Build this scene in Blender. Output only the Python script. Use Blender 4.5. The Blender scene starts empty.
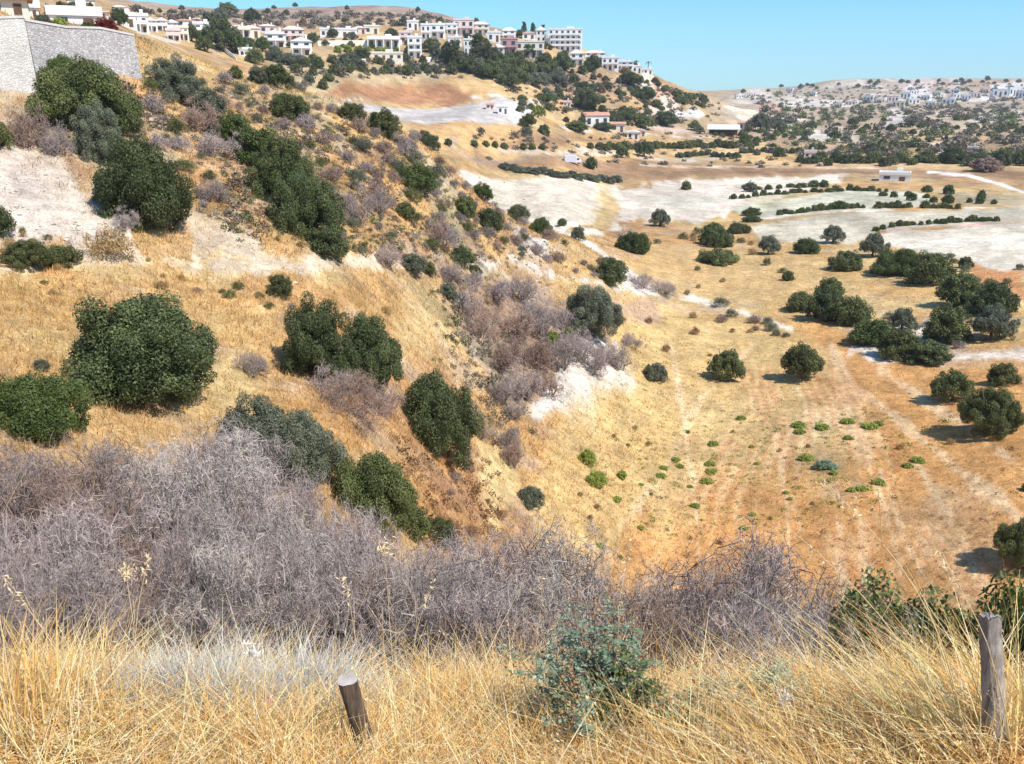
import bpy, math, random
import numpy as np
R = math.radians
S = bpy.context.scene
C = S.collection
rng = np.random.default_rng(7)
random.seed(7)
# ---------------------------------------------------------------- camera model
F, CX, CY, PITCH = 850.0, 512.0, 382.0, R(18.72)
cp, sp = math.cos(PITCH), math.sin(PITCH)
def ray(u, v):
    a, b = (u-CX)/F, (CY-v)/F
    return a, cp + b*sp, -sp + b*cp
def ray_pol(u, v):
    x, y, z = ray(u, v)
    return math.atan2(x, y), z/math.hypot(x, y)       # azimuth, tangent of the elevation
# ---------------------------------------------------------------- noise
def hash2(ix, iy, s):
    h = (ix.astype(np.int64)*374761393 + iy.astype(np.int64)*668265263 + s*974634777) & 0xffffffff
    h = ((h ^ (h >> 13))*1274126177) & 0xffffffff
    return ((h ^ (h >> 16)) & 0xffff)/65535.0
def vnoise(x, y, s=0):
    ix, iy = np.floor(x), np.floor(y)
    fx, fy = x-ix, y-iy
    fx, fy = fx*fx*(3-2*fx), fy*fy*(3-2*fy)
    a, b = hash2(ix, iy, s), hash2(ix+1, iy, s)
    c, d = hash2(ix, iy+1, s), hash2(ix+1, iy+1, s)
    return (a*(1-fx)+b*fx)*(1-fy) + (c*(1-fx)+d*fx)*fy - 0.5
def fbm(x, y, s=0, n=4):
    r, a = 0, 1.0
    for k in range(n):
        r = r + a*vnoise(x*2**k+17.3*k, y*2**k-9.1*k, s+k); a *= .5
    return r
# ---------------------------------------------------------------- terrain: surveyed heights as (azimuth, distance, slope to eye)
cols = {   # image column : [(row, distance)...] seen from the lookout
 0:   [(764,2.3),(700,3.8),(430,25),(380,29),(320,36),(270,44),(240,48),(190,54),(130,63),(84,73)],
 60:  [(764,2.3),(694,3.9),(440,25),(380,30),(320,37),(270,45),(235,49),(190,55),(130,65),(84,76)],
 130: [(764,2.3),(698,3.8),(440,26),(400,30),(320,38),(265,46),(230,50),(160,62),(110,72),(84,79),(60,88),(42,97)],
 190: [(764,2.3),(700,3.7),(400,31),(330,39),(268,48),(200,58),(150,69),(110,82),(80,94),(62,104)],
 256: [(764,2.2),(705,3.6),(460,27),(400,33),(330,41),(270,50),(200,62),(150,75),(110,91),(84,108),(74,300),(60,350),(45,420),(30,520),(9,850)],
 340: [(764,2.2),(708,3.6),(470,28),(400,36),(330,46),(270,56),(200,70),(150,86),(106,112),(118,262),(99,315),(80,340),(65,365),(50,410),(35,480),(8,850)],
 385: [(119,276),(98,346),(82,372)],
 470: [(122,300),(98,378),(84,398)],
 515: [(112,345),(98,384)],
 430: [(764,2.2),(706,3.7),(500,33),(450,40),(400,48),(330,60),(270,72),(220,84),(180,97),(152,110),(138,255),(122,290),(98,370),(80,395),(60,430),(40,480),(13,850)],
 500: [(764,2.2),(706,3.7),(520,41),(440,54),(400,60),(330,76),(290,86),(250,98),(208,116),(200,210),(190,225),(172,255),(150,285),(135,302),(122,322),(98,380),(85,402),(65,450),(45,520),(27,600)],
 560: [(764,2.2),(710,3.7),(560,43),(480,52),(420,62),(360,76),(300,95),(270,108),(243,122),(225,165),(200,210),(175,260),(150,310),(130,360),(110,420),(90,470),(70,510),(48,550)],
 600: [(764,2.2),(712,3.7),(575,44),(490,54),(440,63),(400,71),(340,88),(290,108),(262,130),(230,185),(200,235),(180,280),(150,350),(128,410),(110,450),(90,490),(68,540)],
 650: [(764,2.2),(716,3.6),(585,46),(500,57),(440,68),(400,78),(350,96),(300,120),(260,150),(230,190),(200,250),(180,300),(150,390),(130,450),(110,500),(77,560)],
 700: [(764,2.2),(718,3.6),(590,47),(500,59),(440,71),(400,82),(350,100),(300,126),(260,158),(230,198),(200,256),(180,312),(150,410),(130,480),(112,560),(96,640)],
 770: [(764,2.2),(720,3.5),(596,47),(500,60),(440,72),(400,83),(350,101),(300,127),(260,160),(230,200),(200,258),(180,322),(165,365),(150,420),(135,500),(120,620),(108,850),(91,1700)],
 860: [(764,2.2),(722,3.5),(600,48),(500,60),(440,72),(400,83),(350,101),(300,127),(260,162),(230,201),(200,258),(180,322),(165,365),(150,425),(135,500),(120,600),(105,950),(84,1900)],
 940: [(764,2.2),(722,3.5),(605,48),(500,61),(440,73),(400,84),(350,102),(300,128),(260,163),(230,202),(200,260),(180,325),(165,368),(150,430),(135,500),(120,620),(100,1100),(80,2100)],
 1024:[(764,2.2),(722,3.4),(612,48),(500,61),(440,73),(400,84),(350,102),(300,128),(260,163),(230,202),(200,260),(180,325),(165,368),(150,430),(135,520),(120,700),(100,1250),(79,2100)],
}
P = []
for u, L in cols.items():
    for v, d in L:
        a, e = ray_pol(u, v); P.append((a, d, e))
def raw(u, L):
    a = math.atan2((u-CX)/F, 1.0 if abs(u-CX) < 600 else 1.0)
    for d, z in L: P.append((a, d, z/d))
raw(-90, [(5.5,-4.2),(9,-6.2),(14,-9),(20,-10)])
raw(20,  [(5.5,-4.9),(8,-6.3),(14,-9.5),(19.5,-10),(84,5.8),(120,8),(200,15),(400,32),(800,72),(1500,60)])
raw(130, [(5.5,-4.9),(8,-6.5),(14,-9.8),(20,-10.4),(120,7),(200,15),(320,22),(450,38),(800,70),(1500,60)])
raw(256, [(5.5,-4.9),(8,-6.8),(14,-10.3),(20,-11),(140,-3),(200,-4),(1500,70)])
raw(340, [(5.5,-5),(8,-7),(14,-10.8),(20,-11.4),(140,-7),(190,-10),(1500,70)])
raw(430, [(5.5,-5.1),(8,-7.2),(14,-11.4),(22,-15),(140,-14),(190,-18),(1500,60)])
raw(512, [(5.5,-5.3),(8,-7.4),(14,-11.9),(22,-16.8),(30,-20),(145,-24),(175,-25),(900,40),(1500,30)])
raw(600, [(5.5,-5.3),(8,-7.5),(14,-12.4),(24,-19.5),(34,-24.5),(750,5),(1500,20)])
raw(700, [(5.5,-5.4),(8,-7.6),(14,-12.8),(25,-21),(36,-27.8),(800,-10),(1500,-3),(3200,-10)])
raw(860, [(5.5,-5.5),(8,-7.8),(14,-13.2),(25,-21.8),(36,-28.5),(3400,20)])
raw(1024,[(5.5,-5.5),(8,-7.8),(14,-13.3),(25,-22),(36,-28.8),(3400,30)])
def side(azd, L):
    for d, z in L: P.append((R(azd), d, z/d))
side(-50, [(3,-2.4),(10,-6),(30,-8),(60,-1),(100,8),(300,24),(1000,60),(3400,60)])
side(-80, [(3,-2.0),(10,-4.5),(30,-5),(60,2),(100,9),(300,26),(1000,60),(3400,60)])
side(48,  [(3,-2.9),(10,-9.3),(30,-25.5),(60,-30.5),(150,-30.5),(400,-28),(1000,-8),(2100,35),(3400,30)])
side(80,  [(3,-2.4),(10,-7.5),(30,-23),(60,-31),(150,-32),(400,-30),(1000,0),(3400,40)])
for s in (-180, -125, 125, 180):
    side(s, [(3,-1.2),(10,.2),(30,3),(100,10),(400,25),(1000,40),(3400,50)])
for s in range(-180, 181, 30):
    side(s, [(.4,-1.62),(1.0,-1.62-(.12 if abs(s) < 80 else -.1))])
P = np.array(P)
def feat(a, d): return np.stack([a*3.2, np.log(d)], -1)
Xp = feat(P[:,0], P[:,1]); yp = P[:,2]
def kern(r2): return np.sqrt(r2 + .012)
K = kern(((Xp[:,None]-Xp[None])**2).sum(-1))
n = len(P)
A = np.zeros((n+1, n+1)); A[:n,:n] = K + np.eye(n)*1e-3*(-1); A[:n,n] = 1; A[n,:n] = 1
W = np.linalg.solve(A, np.append(yp, 0))
azs = np.radians(np.concatenate([np.arange(-180,-44,4.0), np.arange(-44,44.001,.11), np.arange(48,181,4.0)]))
rs = np.exp(np.linspace(math.log(.4), math.log(3400), 760))
NA, NR = len(azs), len(rs)
AZ, RR = np.meshgrid(azs, rs, indexing='ij')
E = np.zeros((NA, NR)); lr = np.log(rs)
for i in range(NA):
    q = np.stack([np.full(NR, azs[i]*3.2), lr], -1)
    E[i] = kern(((q[:,None]-Xp[None])**2).sum(-1)) @ W[:n] + W[n]
GX, GY = RR*np.sin(AZ), RR*np.cos(AZ)
Z0 = E*RR
flat = np.clip((GX-8)/25, 0, 1)*np.clip((RR-42)/12, 0, 1)*np.clip((420-RR)/80, 0, 1)   # ploughed valley floor
rough = 1 - .8*flat
rough = rough*(1-.95*np.clip((AZ-R(-11.6))/R(.8), 0, 1)*np.clip((R(1.5)-AZ)/R(.8), 0, 1)*np.clip((RR-235)/20, 0, 1)*np.clip((420-RR)/30, 0, 1))
def win(L): return np.clip((RR-L*1.6)/(L*3), 0, 1)*np.clip((L*220-RR)/(L*120), 0, 1)
Z = Z0.copy()
for k, (L, amp) in enumerate([(.5,.05),(1.3,.1),(3.5,.22),(9,.4),(26,.6),(70,1.6)]):
    Z += amp*2*vnoise(GX/L+3.1*k, GY/L-5.7*k, 40+k)*win(L)*rough
farh = np.clip((RR-750)/500, 0, 1)*np.clip((AZ-R(11))/R(4), 0, 1)
Z += farh*(26*fbm(GX/260, GY/330, 90, 4) - 3)
moor = np.clip((RR-500)/120, 0, 1)*(1-np.clip((AZ-R(0))/R(5), 0, 1))
Z += moor*4*fbm(GX/120, GY/120, 91, 3)
Z[:, :] = np.where(RR < 1.2, Z0, Z)
# terrace steps on the far valley floor
def colprof(az):
    i = np.interp(az, azs, np.arange(NA)); j = int(min(max(i, 0), NA-2)); t = i-j
    return Z[j]*(1-t) + Z[j+1]*t
def at(u, v, dmin=1.5):
    a, e = ray_pol(u, v)
    z = colprof(a); k = np.where((z >= e*rs) & (rs > dmin))[0]
    if len(k) == 0:
        m = np.argmax(np.where(rs > max(dmin, 60), z/rs, -9)); d = rs[m]
        return np.array([d*math.sin(a), d*math.cos(a), z[m]])
    k = k[0]
    f0, f1 = z[k-1]-e*rs[k-1], z[k]-e*rs[k]
    t = f0/(f0-f1) if f0 < 0 <= f1 else 0.
    d = rs[k-1]*(1-t)+rs[k]*t
    return np.array([d*math.sin(a), d*math.cos(a), e*d if t else z[k]])
def ground_z(x, y):
    d = max(math.hypot(x, y), .45); a = math.atan2(x, y)
    return float(np.interp(math.log(d), lr, colprof(a)))
def gd(u, v, d):
    a, e = ray_pol(u, v)
    x, y = d*math.sin(a), d*math.cos(a)
    return np.array([x, y, ground_z(x, y)])
def slant(p): return float(np.dot(p, [0, cp, -sp]))
def ground_z_arr(x, y):
    d = np.maximum(np.hypot(x, y), .45); a = np.arctan2(x, y)
    i = np.interp(a, azs, np.arange(NA)); j = np.clip(i.astype(int), 0, NA-2); t = i-j
    k = (np.log(d)-lr[0])/(lr[1]-lr[0]); m = np.clip(k.astype(int), 0, NR-2); s = k-m
    return (Z[j,m]*(1-s)+Z[j,m+1]*s)*(1-t) + (Z[j+1,m]*(1-s)+Z[j+1,m+1]*s)*t
# ---------------------------------------------------------------- soil survey: polygons on the ground (azimuth, log distance)
def gpt(u, v, dmin=1.5):
    p = at(u, v, dmin); return (math.atan2(p[0], p[1])*F, math.log(math.hypot(p[0], p[1]))*190)
QX, QY = AZ*F, np.log(RR)*190
EDGE = fbm(QX/28, QY/28, 7, 4)
EDGE2 = fbm(QX/9, QY/9, 17, 3)
def sdf_poly(pts):
    x, y = QX, QY
    d2 = np.full(x.shape, 1e12); ins = np.zeros(x.shape, bool)
    for (x0, y0), (x1, y1) in zip(pts, pts[1:]+pts[:1]):
        ex, ey = x1-x0, y1-y0; L = ex*ex+ey*ey+1e-9
        t = np.clip(((x-x0)*ex+(y-y0)*ey)/L, 0, 1)
        d2 = np.minimum(d2, (x-x0-t*ex)**2+(y-y0-t*ey)**2)
        ins ^= ((y0 > y) != (y1 > y)) & (x < (x1-x0)*(y-y0)/(y1-y0+1e-12)+x0)
    return np.where(ins, 1, -1)*np.sqrt(d2)
def sdf_line(pts):
    d2 = np.full(QX.shape, 1e12)
    for (x0, y0), (x1, y1) in zip(pts, pts[1:]):
        ex, ey = x1-x0, y1-y0; L = ex*ex+ey*ey+1e-9
        t = np.clip(((QX-x0)*ex+(QY-y0)*ey)/L, 0, 1)
        d2 = np.minimum(d2, (QX-x0-t*ex)**2+(QY-y0-t*ey)**2)
    return np.sqrt(d2)
def smooth(x): x = np.clip(x, 0, 1); return x*x*(3-2*x)
COL = np.zeros((NA, NR, 3))
TURF = np.ones((NA, NR))          # how much dry grass grows on it
def paint(m, col, turf=None):
    global COL, TURF
    COL = COL*(1-m[..., None]) + np.array(col)*m[..., None]
    if turf is not None: TURF = TURF*(1-m)+turf*m
ZONE = {}
def region(pix, col, soft=8, wob=14, turf=None, dmin=1.5, a=1.0, zone=None, fine=0):
    s = sdf_poly([gpt(u, v, dmin) for u, v in pix]) + EDGE*wob + EDGE2*fine
    m = smooth(s/soft + .5)*a
    paint(m, col, turf)
    if zone: ZONE[zone] = np.maximum(ZONE.get(zone, 0), m*(1 if a > .5 else 0))
def track(pix, w, col, soft=1.5, wob=2, turf=0, dmin=1.5, a=1.0, zone=None):
    s = w/2 - sdf_line([gpt(u, v, dmin) for u, v in pix]) + EDGE*wob + EDGE2*wob*.6
    m = smooth(s/soft + .5)*a
    paint(m, col, turf)
    if zone: ZONE[zone] = np.maximum(ZONE.get(zone, 0), m*(1 if a > .5 else 0))
GOLD, STRAW, ORANGE = (.49,.315,.135), (.57,.42,.205), (.44,.235,.10)
BROWN, CHALK, PALE, WHITE = (.27,.175,.115), (.55,.465,.39), (.54,.44,.33), (.58,.51,.44)
SCRUB, GREYF, GREENF = (.22,.17,.115), (.40,.37,.35), (.52,.49,.37)
COL[:] = GOLD
n1, n2, n3 = fbm(GX/7, GY/7, 3, 4), fbm(GX/23, GY/23, 5, 4), fbm(GX/2.2, GY/2.2, 8, 3)
paint(smooth(n1*1.6+.35)*.75, STRAW)
paint(smooth(n2*2.2+.1)*.7, ORANGE)
paint(smooth(n3*2.0-.25)*.55*np.clip((RR-8)/20,0,1), BROWN)
n6 = fbm(GX/3.5, GY/3.5, 71, 4)
paint(smooth(n6*2.4-.1)*.5, (.46,.37,.29))
# distant ground is scrubbier
n4 = fbm(GX/45, GY/45, 21, 4)
farw = np.clip((RR-230)/150, 0, 1)
paint(farw*smooth(n4*2+.55)*.55, (.33,.24,.15))
rightfar = np.clip((RR-430)/200, 0, 1)*np.clip((AZ-R(12))/R(3), 0, 1)
paint(rightfar*.9, (.40,.32,.24), 0)
n5 = fbm(GX/60, GY/160, 33, 5)
paint(rightfar*smooth(n5*5-.8)*.8, (.58,.50,.42))
paint(rightfar*smooth(-n5*4-1.0)*.6, (.24,.21,.155))
paint(moor*.95, (.33,.245,.195), 0)
paint(moor*smooth(n5*3)*.5, (.28,.17,.13))
TURF *= 1-np.clip((RR-170)/80, 0, 1)
# left slope
region([(-60,150),(10,158),(60,160),(112,200),(118,238),(50,250),(-60,250)], CHALK, 10, 26, .1, fine=12)
region([(40,140),(75,150),(95,185),(60,180)], PALE, 20, 26, .4, a=.7)
region([(195,238),(250,232),(262,262),(200,262)], PALE, 10, 22, .3, a=.8, fine=8)
region([(-60,255),(120,258),(300,262),(345,268),(345,282),(200,284),(0,275)], STRAW, 8, 14, .7, a=.8)
track([(-60,268),(60,262),(170,262),(250,268),(300,268),(345,262),(370,262),(420,268)], 5, (.58,.46,.33), 3, 6, .1, zone='path')
track([(300,270),(262,262),(230,245)], 4, PALE, 3, 6, .2, a=.8)
region([(480,445),(505,440),(520,480),(500,520),(485,540),(480,500)], STRAW, 14, 14, .5)
region([(420,465),(470,470),(485,520),(440,520)], (.36,.19,.10), 22, 20, .5, a=.7)
region([(200,360),(250,350),(262,410),(215,420)], STRAW, 14, 16, .6, a=.8)
region([(405,285),(455,290),(450,340),(400,345)], STRAW, 18, 14, .9, a=.7)
region([(460,285),(545,282),(600,340),(520,412),(470,350)], (.25,.17,.14), 16, 18, .2, a=.75)
# shade of the hollow under the thicket, painted into the ground as dark litter
hollow_shade = smooth((RR-5.2)/1.2)*smooth((21-RR)/3)*smooth((R(14)-AZ)/R(6))*smooth((AZ+R(48))/R(3))
paint(hollow_shade*.9, (.105,.075,.055), .1)
# gully side and white bank
region([(516,416),(534,396),(558,382),(582,350),(616,350),(634,384),(606,404),(592,424),(552,408),(538,420)], WHITE, 5, 12, 0, fine=10)
region([(610,400),(650,390),(650,410),(600,425)], STRAW, 12, 12, .6)
# valley floor
region([(630,295),(760,318),(830,350),(800,420),(760,500),(600,590),(540,585),(530,470),(560,420),(640,390),(620,330)], (.53,.37,.165), 20, 22, .9, a=.85)
region([(690,430),(830,400),(890,440),(860,500),(700,520),(640,500)], (.50,.34,.16), 26, 24, .7, a=.7)
region([(585,620),(620,540),(760,480),(850,470),(880,410),(850,370),(800,330),(900,350),(1100,380),(1100,640),(700,620)], (.50,.265,.10), 30, 26, .45, a=.92)
region([(640,240),(800,250),(860,300),(780,320),(700,290),(640,280)], (.50,.335,.155), 14, 16, .7, a=.8)
region([(905,505),(950,495),(1000,560),(960,600),(900,560)], (.62,.46,.29), 18, 30, .3, a=.4)
region([(790,415),(850,405),(870,440),(800,440)], (.66,.52,.33), 18, 24, .4, a=.5)
region([(880,325),(950,318),(960,345),(900,360),(850,350)], (.58,.50,.42), 6, 14, .2, fine=6)
region([(720,395),(760,400),(760,430),(700,425)], STRAW, 20, 20, .6, a=.6)
for L_, w_ in [([(845,600),(838,520),(822,440),(800,395),(788,350)],4),([(905,590),(885,510),(862,450),(845,400),(830,345)],4),
          ([(790,590),(786,500),(775,430)],3),([(1020,520),(960,470),(900,420),(850,385),(835,350)],5),([(1024,470),(940,410),(880,370)],4),
          ([(700,560),(690,470),(680,400),(670,340)],4),([(930,590),(905,540),(880,470)],4),([(870,598),(862,540),(848,480)],3),([(610,540),(660,480),(700,400),(760,340)],3),
          ([(985,590),(950,520),(915,460)],4)]:
    track(L_, w_, (.66,.48,.29), 4, 5, .4, a=.72)
for k in range(26):     # faint furrows, alternately dug darker
    u0 = 640+k*15
    track([(u0,600),(u0*.6+300,500),(u0*.35+520,410),(u0*.3+545,370)], 2.5, (.42,.19,.075) if k % 2 else (.62,.42,.23), 3, 7, .4, a=.45)
region([(1000,350),(1100,345),(1100,362),(955,362),(950,350)], (.62,.52,.42), 4, 6, 0)
track([(1024,356),(960,357),(940,362)], 7, (.68,.58,.48), 3, 4, 0, zone='path')
region([(960,255),(1024,262),(1024,300),(985,290)], (.50,.25,.11), 8, 10, .5)
# pale tracks on the saddle
track([(470,266),(512,258),(545,275),(600,284),(655,292)], 5, WHITE, 3, 7, 0, zone='path')
track([(552,228),(580,240),(612,262),(640,284),(662,292)], 9, WHITE, 4, 9, 0, zone='path')
track([(655,292),(700,300),(745,313),(790,330)], 5, (.70,.60,.48), 3, 4, 0, zone='path')
region([(618,292),(628,266),(662,288),(655,296)], WHITE, 4, 8, 0)
region([(515,240),(545,238),(550,256),(520,254)], WHITE, 5, 12, 0, dmin=80)
region([(610,296),(650,296),(660,318),(625,320)], (.45,.30,.22), 8, 16, .3, a=.7)
# terraced fields
D2 = 150
region([(462,170),(596,180),(604,205),(592,224),(560,236),(520,222),(440,190)], (.68,.58,.46), 4, 3, 0, D2, zone='pale_field')
region([(600,188),(700,178),(850,174),(810,192),(745,206),(700,224),(640,220),(560,246),(600,236),(620,206)], (.64,.55,.45), 5, 8, 0, D2, zone='pale_field', fine=9)
region([(594,198),(606,190),(618,196),(624,214),(616,226),(600,222)], (.50,.38,.19), 14, 22, 0, D2, a=.8, fine=8)
region([(640,196),(740,196),(700,210),(650,206)], (.60,.58,.46), 8, 6, 0, D2, a=.6)
region([(735,208),(850,188),(925,194),(935,206),(830,212),(750,222)], GREENF, 4, 5, 0, D2, zone='terrace_field')
region([(745,226),(850,213),(1000,208),(1100,206),(1100,222),(880,232),(850,246),(760,240)], (.52,.465,.355), 4, 5, 0, D2, zone='terrace_field')
region([(866,234),(1000,224),(1100,222),(1100,280),(1000,270),(940,255),(890,248)], (.60,.53,.42), 4, 6, 0, D2, zone='terrace_field')
region([(885,242),(1024,236),(1024,246),(900,250)], (.70,.63,.53), 4, 6, 0, D2, a=.7)
track([(870,232),(930,226),(1000,224),(1100,222)], 2.5, (.62,.42,.33), 2, 5, 0, D2)
track([(740,222),(800,214),(860,211),(1000,207)], 2.0, (.66,.58,.50), 2, 3, 0, D2)
region([(740,198),(770,208),(790,200),(830,192),(800,190)], (.42,.36,.2), 6, 6, 0, D2, a=.5)
region([(935,190),(1024,195),(1024,206),(960,204)], (.40,.33,.22), 5, 8, 0, D2, a=.8)
region([(470,130),(600,148),(700,164),(1024,170),(1024,180),(850,172),(700,176),(600,180),(560,168),(480,166)], (.31,.185,.105), 5, 8, 0, D2, a=.85)
region([(470,138),(540,148),(590,146),(700,148),(800,150),(800,158),(640,160),(560,160),(480,150)], (.55,.36,.17), 5, 8, 0, D2, a=.8)
region([(595,132),(660,140),(700,150),(620,150),(580,144)], (.60,.36,.17), 5, 8, 0, D2, a=.8)
track([(640,158),(690,160),(720,158)], 5, WHITE, 3, 5, 0, D2, a=.8)
track([(500,150),(560,155),(590,148),(640,146)], 2.5, PALE, 2, 3, 0, D2)
region([(760,158),(1024,162),(1024,170),(780,168)], (.55,.37,.2), 5, 8, 0, D2, a=.8)
track([(930,172),(970,176),(1000,184),(1040,198)], 4.5, (.74,.68,.61), 2, 2, 0, D2, zone='road')
track([(800,158),(900,157),(1024,152)], 2.5, (.64,.52,.40), 3, 6, 0, D2, a=.8)
for q, wd, c_ in [([(440,134),(520,137),(600,140),(680,143),(760,145)],2,(.30,.20,.12)),([(560,152),(640,153),(700,152),(790,154),(860,156)],2.5,(.66,.54,.41)),
        ([(640,164),(720,166),(800,168),(880,168)],2,(.62,.50,.38)),([(600,172),(700,171),(800,172),(900,173)],2.5,(.24,.15,.09)),([(640,147),(700,146),(760,148)],1.8,(.28,.19,.11)),
        ([(690,136),(760,140),(800,146)],2,(.62,.50,.36)),([(450,158),(520,160),(600,164)],2.5,(.27,.20,.14)),([(840,178),(900,176),(940,178)],2,(.30,.20,.12)),
        ([(560,126),(600,131),(650,134),(700,138)],2.2,(.64,.53,.42)),([(800,150),(900,146),(1024,140)],2,(.60,.50,.40)),([(780,130),(840,134),(900,132),(980,128)],2,(.60,.52,.43)),
        ([(820,162),(900,160),(1000,162)],2,(.62,.47,.33))]:
    track(q, wd, c_, 2, 4, 0, D2, a=.85)
# grey yard and banks below the village
region([(332,101),(505,96),(527,112),(512,124),(430,124),(380,118)], (.49,.445,.41), 2, 1.5, 0, 200, zone='gravel_yard')
track([(330,100),(420,98),(505,95)], 2, (.62,.58,.55), 1, 1, 0, 200)
region([(320,94),(345,80),(460,78),(500,92),(480,97),(340,99)], (.36,.18,.095), 4, 9, 0, 200, a=.95, fine=5)
region([(440,80),(470,78),(510,94),(480,97)], (.56,.38,.18), 5, 7, 0, 200, a=.9)
region([(430,128),(500,126),(540,134),(500,142),(430,140)], (.52,.33,.15), 5, 8, 0, 200, a=.9)
region([(270,60),(330,66),(420,66),(470,72),(420,78),(345,80),(320,95),(290,80)], (.42,.33,.20), 6, 10, 0, 200, a=.8)
region([(505,100),(530,104),(540,114),(515,124),(500,112)], (.62,.57,.52), 3, 4, 0, 200)
# the chalk scarps on the hill's nose and beyond
for q, c_ in [([(636,78),(652,74),(664,88),(655,98),(640,96),(632,90)],(.66,.56,.46)),([(655,84),(678,88),(672,98),(655,96)],(.50,.28,.19)),
          ([(655,100),(680,104),(668,112),(650,106)],(.62,.50,.41)),([(525,98),(545,98),(542,108),(528,108)],(.64,.54,.43)),
          ([(672,112),(700,112),(700,120),(670,120)],(.66,.6,.55)),([(728,108),(765,106),(790,116),(815,122),(800,132),(770,126),(740,120)],(.66,.56,.43)),
          ([(755,100),(782,104),(782,116),(758,112)],(.50,.31,.24)),([(795,132),(835,130),(840,140),(800,142)],(.62,.55,.48)),
          ([(840,134),(870,136),(868,144),(845,142)],(.62,.50,.40)),([(645,118),(700,128),(690,134),(640,126)],(.55,.42,.33)),
          ([(884,110),(905,108),(915,124),(890,126)],(.55,.48,.44)),([(895,78),(960,76),(955,88),(900,90)],(.52,.40,.33)),
          ([(960,80),(1024,76),(1024,88),(965,86)],(.45,.31,.21)),([(740,94),(770,92),(775,100),(740,104)],(.58,.5,.42)),
          ([(995,84),(1030,82),(1030,98),(1000,96)],(.66,.6,.56)),([(785,100),(860,100),(860,106),(785,106)],(.60,.54,.48)),
          ([(905,84),(930,84),(945,96),(905,100)],(.60,.54,.5)),([(968,118),(1024,110),(1024,116),(970,126)],(.48,.43,.37)),
          ([(930,100),(990,96),(990,101),(930,106)],(.66,.60,.56)),([(700,140),(760,140),(790,150),(700,150)],(.58,.42,.22)),
          ([(820,146),(880,148),(880,156),(820,156)],(.5,.36,.27))]:
    region(q, c_, 3, 6, 0, 300, a=.9, fine=6)
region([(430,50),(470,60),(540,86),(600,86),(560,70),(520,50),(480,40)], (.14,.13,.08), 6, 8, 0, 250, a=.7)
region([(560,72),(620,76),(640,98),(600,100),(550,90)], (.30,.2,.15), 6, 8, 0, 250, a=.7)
region([(500,88),(560,94),(640,96),(640,104),(540,100),(490,94)], (.50,.31,.17), 4, 7, 0, 300, a=.8)
lum = COL.mean(-1); chalk_m = np.clip((lum-.42)/.08, 0, 1)*np.clip((RR-30)/10, 0, 1)*np.clip((230-RR)/60, 0, 1)*rough
Z += chalk_m*(.55*vnoise(GX/1.6, GY/1.6, 141)+.35*vnoise(GX/.7, GY/.7, 142)+.6*(np.abs(vnoise(GX/3.3, GY/3.3, 143))))
up = np.clip((RR-50)/15, 0, 1)*np.clip((135-RR)/30, 0, 1)*np.clip((R(5)-AZ)/R(8), 0, 1)      # scrubby upper slope
paint(up*smooth(fbm(GX/5, GY/5, 77, 4)*3-.1)*.7, (.29,.19,.13), .5)
paint(up*smooth(fbm(GX/4, GY/4, 79, 4)*3-.4)*.6, (.40,.35,.27), .5)
paint(up*smooth(fbm(GX/6, GY/6, 83, 4)*3-.5)*.5, (.24,.22,.13), .6)
band = smooth(fbm(GX/9, GY/26, 55, 4)*3+.3)*np.clip((RR-150)/50, 0, 1)
COL *= (1-.22*band)[..., None]
COL *= (1 + .22*np.clip(EDGE2, -1, 1))[..., None]
COL = np.clip(COL, .02, .85)
def soil(x, y):
    d = np.maximum(np.hypot(x, y), .45); a = np.arctan2(x, y)
    j = np.clip(np.interp(a, azs, np.arange(NA)).round().astype(int), 0, NA-1)
    m = np.clip(((np.log(d)-lr[0])/(lr[1]-lr[0])).round().astype(int), 0, NR-1)
    return COL[j, m], TURF[j, m]
# ---------------------------------------------------------------- materials
def newmat(name):
    m = bpy.data.materials.new(name); m.use_nodes = True
    nt = m.node_tree; b = nt.nodes['Principled BSDF']; return m, nt, b
def N(nt, t, **k):
    n_ = nt.nodes.new(t)
    for a_, b_ in k.items(): setattr(n_, a_, b_)
    return n_
def mathn(nt, op, a, b):
    m = N(nt, 'ShaderNodeMath', operation=op)
    for i, x in enumerate((a, b)):
        if isinstance(x, (int, float)): m.inputs[i].default_value = x
        else: nt.links.new(x, m.inputs[i])
    return m.outputs[0]
def scalec(nt, col, f):
    v = N(nt, 'ShaderNodeVectorMath', operation='SCALE')
    nt.links.new(col, v.inputs[0])
    if isinstance(f, (int, float)): v.inputs[3].default_value = f
    else: nt.links.new(f, v.inputs[3])
    return v.outputs[0]
def noise(nt, vec, scale, detail=4, rough=.6):
    t = N(nt, 'ShaderNodeTexNoise'); t.inputs['Scale'].default_value = scale
    t.inputs['Detail'].default_value = detail; t.inputs['Roughness'].default_value = rough
    nt.links.new(vec, t.inputs['Vector']); return t.outputs['Fac']
def rng_map(nt, f, a, b, c=0., d=1.):
    m = N(nt, 'ShaderNodeMapRange'); nt.links.new(f, m.inputs['Value'])
    for i, x in zip((1,2,3,4), (a,b,c,d)): m.inputs[i].default_value = x
    return m.outputs[0]
def mixc(nt, f, a, b):
    m = N(nt, 'ShaderNodeMix', data_type='RGBA')
    if isinstance(f, (int, float)): m.inputs[0].default_value = f
    else: nt.links.new(f, m.inputs[0])
    for i, x in ((6, a), (7, b)):
        if isinstance(x, tuple): m.inputs[i].default_value = (*x, 1)
        else: nt.links.new(x, m.inputs[i])
    return m.outputs[2]
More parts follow.
